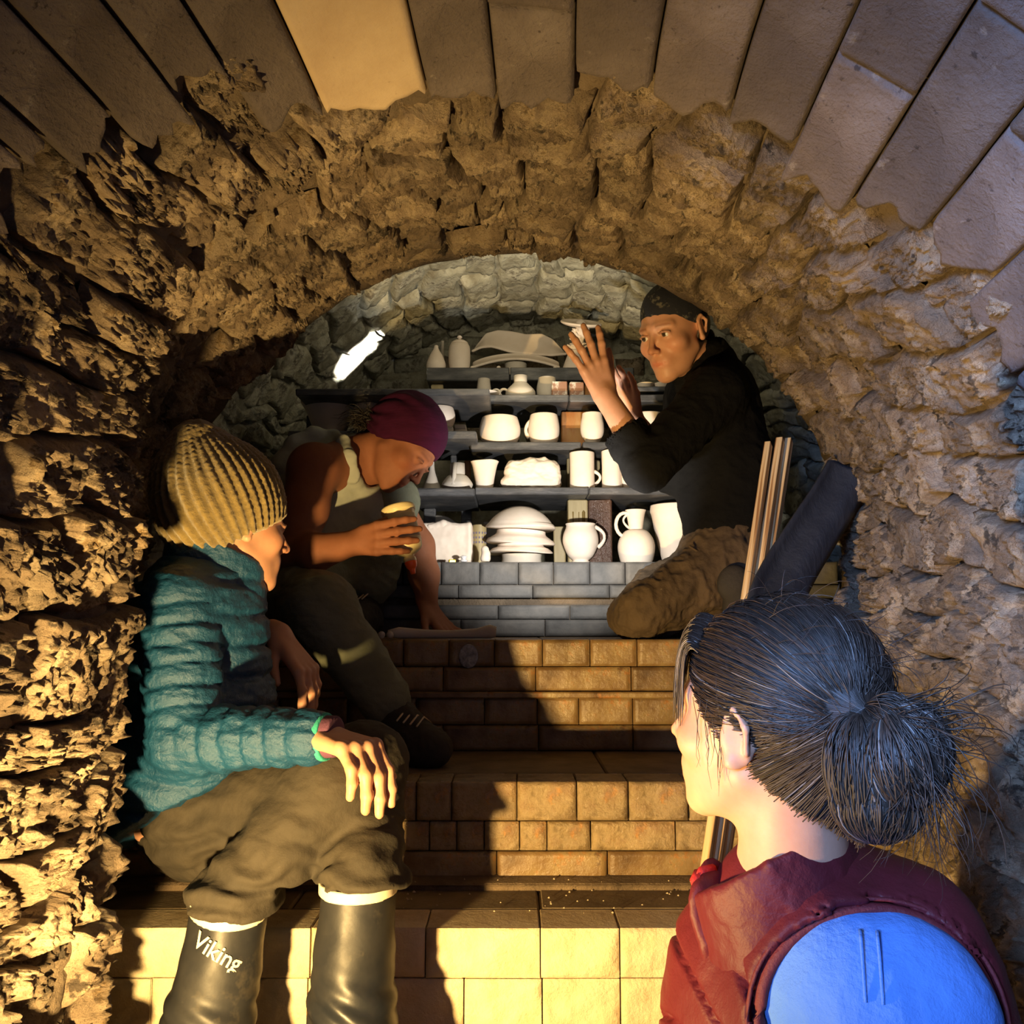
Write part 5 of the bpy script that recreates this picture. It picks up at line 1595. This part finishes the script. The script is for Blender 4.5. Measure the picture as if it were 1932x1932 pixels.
prop('dark prop under the left end of the topmost boards', 830, 850, LZ['l4'], LZ[5] - .046, 2.94, 'shelf', .05) if False else None
prop('brown prop block under the topmost board at left', 811, 834, LZ[4] - .0, LZ[5] - .046, 2.96, 'olive_prop', .05)
prop('dark prop under the topmost board by the raised hand', 1105, 1125, LZ[4], LZ[5] - .046, 2.96, 'amber', .05)
for i, (q, zt, zt1) in enumerate(((908, LZ[1] + .085, .045), (930, LZ[1] + .085, .045), (936, LZ[1] + .13, .04))):
    pass
prop('rough pale block behind the stack of upturned bowls', 912, 945, LZ[1], LZ[1] + S(88, 2.84), 2.84, 'plaster', .05)
for i in range(3):
    o = box('tile', (W(858, 800, 2.6).x, W(881 - i, 800, 2.6).x, 2.60, 2.75, LZ['l3'] + .0005 + i * .0135, LZ['l3'] + .013 + i * .0135), M['greyclay'], None, c=.002, jit=.001)
    tag(o, ('lowest', 'middle', 'topmost')[i] + ' small clay tile stacked beside the big amber-side bowl shelf', 'tile', 'stack of clay tiles')

# ---- row on the brick ledge
z = LZ[1]
o = pot('bellied_mug', 'big white bellied mug with tall handle on the brick ledge', 1095, 68, 989, z, 2.60, MUGR, 'mug'); handle(o, 1, .93, .40, .024, .0055, .80, .95)
o = pot('cup', 'small pale cup standing on the shoulder of the round jug', 1199, 40, 963, z + S(56, 2.62), 2.62, FLARE, 'cup', wall=.003); handle(o, -1, .8, .25, .014, .0035, .8, .62)
o = pot('round_jug', 'round white jug with a loop handle below the little cup', 1200, 70, 1000, z, 2.62, [(.72, 0), (.85, .05), (1, .42), (.93, .7), (.66, .93), (.42, 1.0)], 'jug', open_=False)
c = perim([Vector((-DIM[o.name][0] * .55 + .02 * 0 - .026 * math.sin(t) * 1.0 - .004, -.01, DIM[o.name][1] * .78 + .030 - .030 * math.cos(t) * 1.15 + .006)) for t in np.linspace(.2, 2 * PI - .9, 16)], .0055, 'handle', M['bisque'], None, 8); c.parent = o
pot('large_bowl', 'large pale deep bowl partly hidden by the kneeling person', 1278, 104, 955, z, 2.68, [(.50, 0), (.56, .03), (.78, .42), (.94, .82), (1, .9), (1.0, 1)], 'bowl', wall=.007)
o = pot('perforated_cylinder', 'pale cylinder pierced with square holes beside the drapery box', 905, 27, 992, z, 2.66, CYL, 'vessel', mt='olive_prop')
w_, h_ = DIM[o.name]
for r_ in range(3):
    for c_ in range(7):
        an = -PI + .25 + c_ * .44
        k_ = box('hole', (-.0022, .0022, -.0007, .0007, -.003, .003), M['ink'], None, c=.0003); k_.location = (w_ * .975 * math.cos(an), w_ * .975 * math.sin(an), h_ * (.80 - .12 * r_)); k_.rotation_euler.z = an + PI / 2; k_.parent = o
prop_top = None
pot('clay_stand', 'short clay cylinder supporting the stacked upturned bowls', 984, 78, 1047, z, 2.62, CYL, 'stand', mt='greyclay', open_=False)
# stacked upturned bowls
lev = [W(984, 1046, 2.6).z + .004, W(984, 1027, 2.6).z, W(984, 997, 2.6).z]
tops = [1008, 978, 957]
nm = ('lowest', 'middle', 'topmost')
for i in range(3):
    wpx = (122, 130, 132)[i]
    pr = [(1.0, 0), (1.0, .06), (.93, .20), (.80, .46), (.58, .74), (.30, .94), (.005, 1.0)] if i == 2 else [(1.0, 0), (1.0, .10), (.90, .42), (.78, .62), (.72, .78), (.71, 1.0)]
    hh = (17, 26, 44)[i]
    o = pot('upturned_bowl', nm[i] + ' of the three white bowls stacked upside down', 982, wpx, 0, 0, 2.62, pr, 'bowl', 'stacked upturned bowls', open_=False, hpx=hh)
    o.location = (W(982, 1000, 2.62).x, 2.62, lev[i]); V = np.array([v.co[:] for v in o.data.vertices]); an = np.arctan2(V[:, 1], V[:, 0]); V[:, 2] += .004 * np.sin(an * 2 + i * 1.3) * (V[:, 2] < .012)
    o.data.vertices.foreach_set('co', V.astype(np.float32).ravel()); o.data.update(); o.rotation_euler = (0, math.radians((0, 3, 2)[i]), 0)
# box with modelled drapery
x0, x1 = W(786, 1000, 2.6).x, W(891, 1000, 2.6).x; hb = W(840, 985, 2.6).z - z
K = Field((x0 - .03, 2.54, z - .006), (x1 + .03, 2.80, z + hb + .05), .0028)
K.rbox(((x0 + x1) / 2, 2.67, z + hb / 2), ((x1 - x0) / 2, .075, hb / 2), None, .016, 0)
K.plane_cut([0, 0, z + .0006], [0, 0, -1])
def bxd(V, N):
    u = (V[:, 0] - x0) / (x1 - x0)
    return .0035 * fbm(V * 18, 3) + .003 * np.sin(N[:, 0] * 3)
tbx = field_obj('lidded_box', K, M['bisque'], None, 1, disp=bxd)
K = Field((x0 - .03, 2.54, z), (x1 + .03, 2.80, z + hb + .05), .0028)
rs = random.Random(2)
cx0 = x0 + (x1 - x0) * .47
for i in range(26):
    t = i / 25; a_ = PI * t
    p0 = (cx0 + rs.uniform(-.012, .012), 2.612, z + hb * .92 + rs.uniform(-.004, .004)); rr = rs.uniform(.035, .062)
    p1 = (cx0 - rr * math.cos(a_) * 1.1, 2.598 + rs.uniform(0, .012), z + hb * .90 - rr * math.sin(a_) * .38)
    K.cone(p0, p1, rs.uniform(.006, .011), rs.uniform(.003, .006), .005)
for i in range(9): K.ball((cx0 + rs.uniform(-.028, .028), 2.605, z + hb * .93 + rs.uniform(-.008, .004)), rs.uniform(.008, .013), .005)
fo = field_obj('drapery', K, M['bisque'], None, 0)
rt = empty('drapery_box', ((x0 + x1) / 2, 2.67, z), 'white clay box with modelled drapery folds on its top and front', 'box')
adopt(tbx, rt); adopt(fo, rt)
V, Fc = lathe_mesh([(.001, -.005), (.075, -.004), (.080, 0), (.075, .004), (.001, .005)], 40)
o = link('plate', mesh_np('plate', V, Fc, True), M['greyclay']); o.location = (W(825, 985, 2.80).x, 2.80, z + .085); o.rotation_euler = (PI / 2 - .12, 0, 0); tag(o, 'dark round plate leaning behind the drapery box', 'plate')
def wad(label, px, Y, z0, s_, mt='bisque', name='clay_wad', n=3, sd=0, group=None):
    x = W(px, 900, Y).x; K = Field((x - s_ * 2, Y - s_ * 2, z0 - .003), (x + s_ * 2, Y + s_ * 2, z0 + s_ * 5), s_ / 7)
    r_ = random.Random(sd)
    for i in range(n): K.ball((x + r_.uniform(-.3, .3) * s_, Y + r_.uniform(-.3, .3) * s_, z0 + s_ * (.7 + i * .85)), s_ * (1 - .12 * i), s_ * .3)
    K.plane_cut([0, 0, z0 + .0008], [0, 0, -1])
    return tag(field_obj(name, K, M[mt], None, 0), label, 'wad', group)
wad('lumpy little white clay wad at the front of the brick ledge', 918, 2.535, z, .0145, sd=4)
o = box('plastic_tag', (-.010, .010, -.006, .006, 0, .013), M['yellow'], None, c=.002); o.location = (W(853, 1060, 2.53).x, 2.53, z + .0005); o.rotation_euler.z = .3; tag(o, 'small bright yellow plastic piece on the ledge below the drapery box', 'tag')
V, Fc = lathe_mesh(smooth_prof([(.008, 0), (.011, .004), (.006, .009), (.010, .014), (.004, .019)]), 12)
o = link('glass_stopper', mesh_np('glass_stopper', V, Fc, True), M['clearp']); o.location = (W(875, 1060, 2.54).x, 2.54, z + .0005); tag(o, 'small clear glass piece beside the yellow plastic piece', 'glass')

# ---- second row
z = LZ[2]
pot('flared_cup', 'white flared cup at the left end of the lumpy dish', 914, 54, 872, z, 2.61, FLARE, 'cup', wob=.03)
o = pot('straight_mug', 'white straight sided mug with a small round handle', 1098, 49, 856, z, 2.61, CYL, 'mug', wob=.008); handle(o, 1, .50, .12, .018, .005, .92, .92)
o = pot('faceted_beaker', 'white faceted beaker beside the straight mug', 1154, 40, 852, z, 2.61, CYL, 'beaker', wob=.035)
pot('small_bowl', 'small white bowl behind the black sleeve on the second row', 1188, 40, 874, z, 2.62, ROUND, 'bowl', wob=.02)
wad('tiny pale wad right of the small bowl under the sleeve', 1216, 2.61, z, .010, sd=7, n=1)
wad('tiny pale wad farthest right under the black sleeve', 1232, 2.61, z, .008, sd=8, n=1)
for i, q in enumerate((1083, 1112)): wad('tiny clay foot under the straight mug', q, 2.585, z, .005, name='clay_foot', n=1, sd=i, group='feet under the straight mug') if False else None
x0, x1 = W(945, 900, 2.6).x, W(1064, 900, 2.6).x; zt = W(1000, 868, 2.6).z
K = Field((x0 - .02, 2.54, z - .005), (x1 + .02, 2.74, zt + .04), .0030)
K.rbox(((x0 + x1) / 2, 2.64, (z + zt) / 2), ((x1 - x0) / 2 - .010, .055, (zt - z) / 2), None, .028, 0)
K.cone((x0 + .02, 2.60, z + .018), (x1 - .03, 2.60, z + .016), .018, .016, .015); K.cone((x0 + .04, 2.61, zt - .012), (x1 - .06, 2.61, zt - .006), .014, .016, .012)
K.plane_cut([0, 0, z + .0006], [0, 0, -1])
tag(field_obj('lumpy_dish', K, M['bisque'], None, 1, disp=lambda V, N: .007 * fbm(V * np.array([22, 22, 34]), 3)), 'long white lumpy pillow shaped dish on the second row', 'dish')
o = pot('teapot', 'grey unfired teapot standing upside down in shadow by the bottle', 863, 58, 896, LZ['l2'], 2.58, [(.80, 0), (.98, .25), (1.0, .45), (.7, .85), (.45, 1)], 'teapot', mt='greyclay', open_=False)
V, Fc = lathe_mesh([(.020, 0), (.022, .004), (.021, .035), (.001, .036)], 24); c = link('foot_ring', mesh_np('foot_ring', V, Fc, True), M['greyclay']); c.parent = o; c.location = (0, 0, DIM[o.name][1] - .002)
c = perim([Vector((-.008, -DIM[o.name][0] * .9, .012)), Vector((-.007, -DIM[o.name][0] * .62, .05)), Vector((-.006, -.022, .078))], [.007, .006, .008], 'spout', M['greyclay'], None, 8); c.parent = o
o = pot('funnel', 'grey clay funnel standing upside down behind the teapot', 815, 38, 868, LZ['l2'], 2.60, [(1, 0), (.95, .1), (.35, .6), (.22, 1)], 'funnel', mt='greyclay', open_=False)
# ---- third row
z = LZ[3]
pot('squat_bowl', 'white squat rounded bowl at the left of the third row', 943, 79, 789, z, 2.66, ROUND, 'bowl')
o = pot('round_mug', 'white rounded mug beside the amber prop', 1026, 60, 784, z, 2.66, ROUND, 'mug'); handle(o, -1, .80, .25, .012, .006, .85, .95)
pot('round_cup', 'white round cup in front of the amber prop', 1117, 45, 781, z, 2.65, CUP, 'cup')
pot('bowl', 'white bowl seen between the forearm and the black sleeve', 1222, 60, 783, z, 2.67, BOWL, 'bowl')
# ---- left row
z = LZ['l3']
pot('big_flared_bowl', 'big pale flared bowl under the long board at far left', 624, 112, 759, z, 2.62, [(.42, 0), (.46, .03), (.62, .35), (.82, .72), (1, .95), (1.0, 1)], 'bowl', wall=.007)
pot('bowl', 'white bowl partly behind the maroon scarf and hair tuft', 696, 60, 762, z, 2.58, ROUND, 'bowl')
pot('bowl', 'white bowl right above the top of the maroon scarf', 830, 60, 742, z + .028, 2.60, ROUND, 'bowl', hpx=40)
o = box('tile', (W(803, 800, 2.6).x, W(856, 800, 2.6).x, 2.57, 2.64, z + .0005, z + .028), M['greyclay'], None, c=.002); tag(o, 'thick clay slab under the white bowl above the scarf', 'tile')
# ---- fourth row
z = LZ[4]
pot('shallow_bowl', 'wide shallow white dish on the left end of the fourth row', 907, 80, 741, z, 2.70, [(.5, 0), (.6, .1), (.9, .6), (1, 1)], 'dish', wall=.004, hpx=9)
o = pot('upturned_jug', 'pale jug standing upside down with a ring handle', 982, 58, 723, z, 2.70, [(.9, 0), (1, .2), (.95, .5), (.6, .85), (.45, 1)], 'jug', open_=False, mt='greyclay')
V, Fc = lathe_mesh([(.019, 0), (.020, .002), (.021, .024), (.001, .025)], 24); c = link('foot_ring', mesh_np('foot_ring', V, Fc, True), M['greyclay']); c.parent = o; c.location = (0, 0, DIM[o.name][1] - .002)
c = perim([Vector((-DIM[o.name][0] * .98 - .012 * math.cos(t) - .006, -.01, .016 + .012 * math.sin(t))) for t in np.linspace(0, 2 * PI, 14, endpoint=False)], .0045, 'handle', M['greyclay'], None, 8, True); c.parent = o
pot('round_vase', 'round pale vase behind the blotched square prop', 1032, 40, 714, z, 2.78, CUP, 'vase', mt='greyclay')
pot('cup', 'small grey cup half behind the end of the long left board', 913, 28, 716, z, 2.86, CUP, 'cup', mt='greyclay')
K_ = [Vector((W(936, 738, 2.68).x + .012 * math.cos(t), 2.68, z + .013 + .012 * math.sin(t))) for t in np.linspace(0, 2 * PI, 14, endpoint=False)]
o = perim(K_, .0040, 'clay_ring', M['greyclay'], None, 8, True); tag(o, 'clay ring standing on edge left of the upturned jug', 'ring')
wad('small clay wad between the upturned jug and round vase', 1019, 2.70, z, .007, mt='greyclay', sd=11, n=1)
for i, q in enumerate((1218, 1249)):
    pot('little_bowl', ('little white bowl on the small upper board, left one', 'little white bowl on the small upper board beside the pullover')[i], q, 34, 712, LZ[4] + .031, 2.72, WIDE, 'bowl', 'little bowls on the small upper board', wall=.003, hpx=13)
prop('hidden prop carrying the small upper board', 1210, 1222, LZ[4], LZ[4] + .013, 2.72, 'plaster', .05)
prop('hidden end prop carrying the small upper board', 1262, 1272, LZ[4], LZ[4] + .013, 2.72, 'plaster', .05)
# ---- top row
z = LZ[5]
pot('pointed_bottle', 'small pear shaped bottle at the left end of the top shelf', 823, 37, 652, z, 2.98, [(.7, 0), (.95, .1), (1, .3), (.7, .6), (.28, .85), (.22, .97), (.15, 1)], 'bottle', mt='bisque', open_=False)
o = pot('lidded_jar', 'lidded jar with a round knob on the top shelf', 867, 42, 645, z, 2.99, [(.80, 0), (.9, .06), (1, .4), (.96, .8), (.72, .95), (.4, 1)], 'jar', open_=False)
V, Fc = lathe_mesh(smooth_prof([(.028, 0), (.029, .003), (.018, .011), (.006, .014), (.005, .017), (.009, .022), (.006, .028), (.001, .030)]), 24); c = link('lid', mesh_np('lid', V, Fc, True), M['bisque']); c.parent = o; c.location = (0, 0, DIM[o.name][1] * .93)
pot('slender_flask', 'slender grey flask neck rising behind the pear shaped bottle', 835, 16, 644, z, 3.10, [(.9, 0), (1, .2), (.5, .5), (.35, .9), (.4, 1)], 'flask', mt='greyclay', open_=False)
pot('clay_stand', 'round dark stand under the long shallow dish', 973, 44, 688, z, 3.04, CYL, 'stand', mt='greyclay', open_=False)
def slab_dish(label, name, xa, xb, yt, yb, Y, wave, depth, curve, mt='bisque', lean=.35, zb=None):
    """Long dish lying on its side or shallow: front wall follows a wavy upper edge."""
    xa_, xb_ = W(xa, 650, Y).x, W(xb, 650, Y).x; n = 48; mrow = 12; V = []; z0 = W(966, yb, Y).z if zb is None else zb
    hT = W(0, yt, Y).z - z0
    for i in range(n):
        u = i / (n - 1); x = xa_ + (xb_ - xa_) * u
        top = z0 + hT * wave(u); bot = z0 + hT * curve(u)
        for j in range(mrow):
            v = j / (mrow - 1); zz = bot + (top - bot) * v
            V.append((x, Y + depth * (math.sin(v * PI * .5)) * lean + .02 * (2 * u - 1) ** 2, zz))
    idx = np.arange(n * mrow).reshape(n, mrow)
    f = np.stack([idx[:-1, :-1], idx[1:, :-1], idx[1:, 1:], idx[:-1, 1:]], -1).reshape(-1, 4)
    o = link(name, mesh_np(name, V, f, True), M[mt]); so = o.modifiers.new('thick', 'SOLIDIFY'); so.thickness = .009; so.offset = -1
    sb = o.modifiers.new('round', 'SUBSURF'); sb.levels = 1; sb.render_levels = 1
    return tag(o, label, 'dish')
slab_dish('big wavy rimmed platter lying over the long dish on the top shelf', 'wavy_platter', 888, 1070, 614, 668, 3.05,
          lambda u: float(np.interp(u, [0, .06, .15, .28, .42, .58, .74, .86, .95, 1], [.24, .52, .90, 1.0, .95, .84, .88, .70, .38, .16])), .12,
          lambda u: float(np.interp(u, [0, .1, .22, .40, .60, .85, 1], [.20, .30, .30, .10, .0, .0, .12])))
slab_dish('long shallow dish on a round stand on the top shelf', 'long_dish', 889, 1058, 658, 688, 3.00,
          lambda u: .45 + .55 * math.sin(PI * u) ** .6, .16, lambda u: -.02 + .45 * math.sin(PI * u), lean=.3)
for i, q in enumerate((889, 940, 1050)):
    wad(('little clay foot under the left end of the long dish', 'little clay foot beside the round dark stand', 'little clay foot under the right end of the long dish')[i], q, 2.97, z, .008, sd=20 + i, n=2)
pot('upturned_dish', 'small bowl turned upside down beneath the coral stemmed dish', 1084, 50, 662, z, 3.0, [(1, 0), (.98, .15), (.7, .6), (.4, 1)], 'bowl', open_=False)
zc = W(1084, 662, 3.0).z
K = Field((W(1055, 650, 3.0).x - .02, 2.92, zc - .006), (W(1138, 650, 3.0).x + .02, 3.10, W(0, 598, 3.0).z), .0028)
rs = random.Random(9); cx_ = W(1096, 650, 3.0).x; zt = W(0, 612, 3.0).z
for i in range(46):
    a_ = rs.uniform(0, 2 * PI); r0 = rs.uniform(0, .018); t0 = rs.uniform(0, .9); zz = zc + (zt - zc) * t0
    K.cone((cx_ + r0 * math.cos(a_) * .6 - .008, 3.0 + r0 * math.sin(a_), zz), (cx_ - .008 + (r0 + .022) * math.cos(a_), 3.0 + (r0 + .018) * math.sin(a_), zz + rs.uniform(.004, .016)), .006, .0035, .003)
K.cone((cx_ - .01, 3.0, zc + .002), (cx_, 3.0, zt), .016, .018, .005)
co = field_obj('coral_stem', K, M['bisque'], None, 0)
V, Fc = lathe_mesh(smooth_prof([(.001, .006), (.045, .002), (.066, .008), (.071, .013), (.066, .017), (.045, .010), (.001, .012)]), 40)
ds = link('dish', mesh_np('dish', V, Fc, True), M['bisque']); ds.location = (cx_, 3.0, zt - .008); ds.rotation_euler = (.45, .08, 0)
rt = empty('coral_dish', (cx_, 3.0, zc), 'tilted round dish on a coral like stem behind the raised fingers', 'dish'); adopt(co, rt); adopt(ds, rt)

# ---- squeeze bottle held upside down
bt, bb = v3(W(750, 958, 2.12)), v3(W(772, 1050, 2.105))
axb = bb - bt; Lb = np.linalg.norm(axb); axb /= Lb
rt = empty('squeeze_bottle', tuple(bt), 'cream squeeze bottle with orange tip held upside down over the step', 'bottle')
q = Vector(axb).to_track_quat('Z', 'Y')
def onb(name, prof, mt, n=32):
    V, Fc = lathe_mesh(smooth_prof(prof, 4), n); o = link(name, mesh_np(name, V, Fc, True), M[mt]); o.rotation_mode = 'QUATERNION'; o.rotation_quaternion = q; o.parent = rt; return o
onb('bottle_body', [(.030, .006), (.036, -.002), (.0405, .002), (.0405, .012), (.0370, .017), (.0372, .06), (.0375, Lb * .72), (.034, Lb * .86), (.020, Lb * .95), (.012, Lb * .99), (.012, Lb + .006)], 'creamjar')
onb('collar', [(.0125, Lb + .002), (.0145, Lb + .004), (.0145, Lb + .012), (.010, Lb + .015)], 'creamjar')
onb('nozzle', [(.0135, Lb + .012), (.0145, Lb + .016), (.012, Lb + .026), (.0075, Lb + .032), (.0055, Lb + .042), (.001, Lb + .043)], 'orange')
tc_ = v3(camo.location) - bt; tc_ -= axb * (tc_ @ axb); tc_ /= np.linalg.norm(tc_); rt_ = np.cross(tc_, axb)
if rt_[0] < 0: rt_ = -rt_
def wrap(name, a0, a1, t0, t1, mt, r, par):
    V = []; n_ = max(2, int((a1 - a0) / .12) + 1)
    for i in range(n_ + 1):
        an = a0 + (a1 - a0) * i / n_
        for t in (t0, t1): V.append(bt + axb * t + (tc_ * math.cos(an) + rt_ * math.sin(an)) * r)
    o = link(name, mesh_np(name, V, [(2 * i, 2 * i + 2, 2 * i + 3, 2 * i + 1) for i in range(n_)], True), M[mt]); o.modifiers.new('thick', 'SOLIDIFY').thickness = .0003
    adopt(o, rt)
    if par is not None:
        mw = o.matrix_parent_inverse.copy(); o.parent = par; o.matrix_parent_inverse = mw
    return o
lb = wrap('paper_label', -1.0, 1.2, .024, Lb * .66, 'labelpaper', .0380, None)
for i in range(7): wrap('barcode_bar', -.32 + i * .07, -.29 + i * .07, .030, .041, 'ink', .0384, lb)
for i in range(4): wrap('printed_line', .35, .95 - .1 * (i % 2), .030 + i * .006, .032 + i * .006, 'ink', .0384, lb)

# ---- clay roll and balls on the third step
pts = [W(733, 1199, 2.215), W(752, 1194, 2.225), W(800, 1197, 2.23), W(850, 1196, 2.23), W(900, 1193, 2.225), W(925, 1190, 2.22), W(936, 1190, 2.22)]
pts = [Vector((p.x, p.y, Z3 + r + .0008)) for p, r in zip(pts, (.012, .014, .011, .010, .0125, .017, .016))]
o = perim(pts, [.009, .014, .011, .010, .0125, .017, .013], 'clay_roll', M['greyclay'], None, 14); tag(o, 'grey clay roll lying at the edge of the third step under a hand', 'clay')
for i, q_ in enumerate((720, 736)):
    V, Fc = lathe_mesh([(.009 * math.sin(t) + .0001, .009 - .009 * math.cos(t)) for t in np.linspace(0, PI, 10)], 16)
    o = link('clay_ball', mesh_np('clay_ball', V, Fc, True), M['greyclay']); o.location = (W(q_, 1200, 2.205).x, 2.203, Z3 + .0008)
    tag(o, ('small clay ball by the shoe at the end of the clay roll', 'small clay ball touching the left end of the clay roll')[i], 'clay ball', 'clay balls on the third step')
# silvery glaze blot on the third riser
V, Fc = lathe_mesh([(.001, .0016), (.02, .0014), (.026, .001), (.028, 0)], 28)
o = link('glaze_blot', mesh_np('glaze_blot', np.array(V) * [.85, 1.05, 1], Fc, True), M['silver']); o.location = (W(884, 1238, 2.2).x, 2.197, W(884, 1238, 2.2).z); o.rotation_euler.x = PI / 2; adopt(o, st3)

# ---- plywood strips leaning at the right, rubber sheet
def strip(label, a, b, wpx, Yb, Yt, th=.022):
    """Flat strip standing on step 1 and leaning back; a, b = bottom and top centre pixels."""
    p, q_ = W(a[0], a[1], Yb), W(b[0], b[1], Yt); p.z = Z1 + .003
    d = q_ - p; L = d.length; w = S(wpx, (Yb + Yt) / 2)
    o = box('plywood_strip', (-w / 2, w / 2, -th / 2, th / 2, 0, L), M['ply'], None, c=.001)
    me = o.data; me.transform(Matrix.Translation(Vector(o.location))); o.location = p
    o.rotation_mode = 'QUATERNION'; o.rotation_quaternion = d.to_track_quat('Z', 'Y') ; o.rotation_quaternion = d.to_track_quat('Z', 'Y')
    return tag(o, label, 'plywood strip', 'plywood strips')
sg = []
strip('leftmost of the leaning plywood strips, shortest', (1318, 1722), (1450, 838), 13, 1.60, 2.08)
strip('middle leaning plywood strip with a rounded end', (1338, 1722), (1472, 830), 15, 1.63, 2.10)
strip('plywood strip leaning nearest the dark rubber sheet', (1354, 1722), (1488, 831), 15, 1.66, 2.12)
n = 40; m = 10; V = []
path = [(1562, 868, 2.04), (1530, 925, 2.0), (1480, 1000, 1.93), (1436, 1068, 1.86), (1410, 1125, 1.80), (1402, 1190, 1.76), (1415, 1260, 1.74)]
pth = smooth_prof([(1, 0)] * 2, 2)
def cat(P, t):
    k_ = t * (len(P) - 1); i = min(int(k_), len(P) - 2); f = k_ - i
    g = lambda j: np.array(P[max(0, min(len(P) - 1, j))], float)
    a, b, c, d = g(i - 1), g(i), g(i + 1), g(i + 2)
    return .5 * ((2 * b) + (-a + c) * f + (2 * a - 5 * b + 4 * c - d) * f * f + (-a + 3 * b - 3 * c + d) * f ** 3)
for i in range(n):
    c = cat(path, i / (n - 1)); p = v3(W(*c)); c2 = cat(path, min(1, i / (n - 1) + .01)); tng = v3(W(*c2)) - p + 1e-9
    for j in range(m):
        v = j / (m - 1); V.append(p + np.array([.115 * v, .012 * math.sin(v * 7) + .03 * v, -.03 * v + .005 * math.sin(v * 9 + i * .12)]))
idx = np.arange(n * m).reshape(n, m); f = np.stack([idx[:-1, :-1], idx[:-1, 1:], idx[1:, 1:], idx[1:, :-1]], -1).reshape(-1, 4)
o = link('rubber_sheet', mesh_np('rubber_sheet', V, f, True), M['rubber']); so = o.modifiers.new('thick', 'SOLIDIFY'); so.thickness = .006
tag(o, 'bent sheet of dark dusty rubber propped against the right wall', 'rubber sheet')
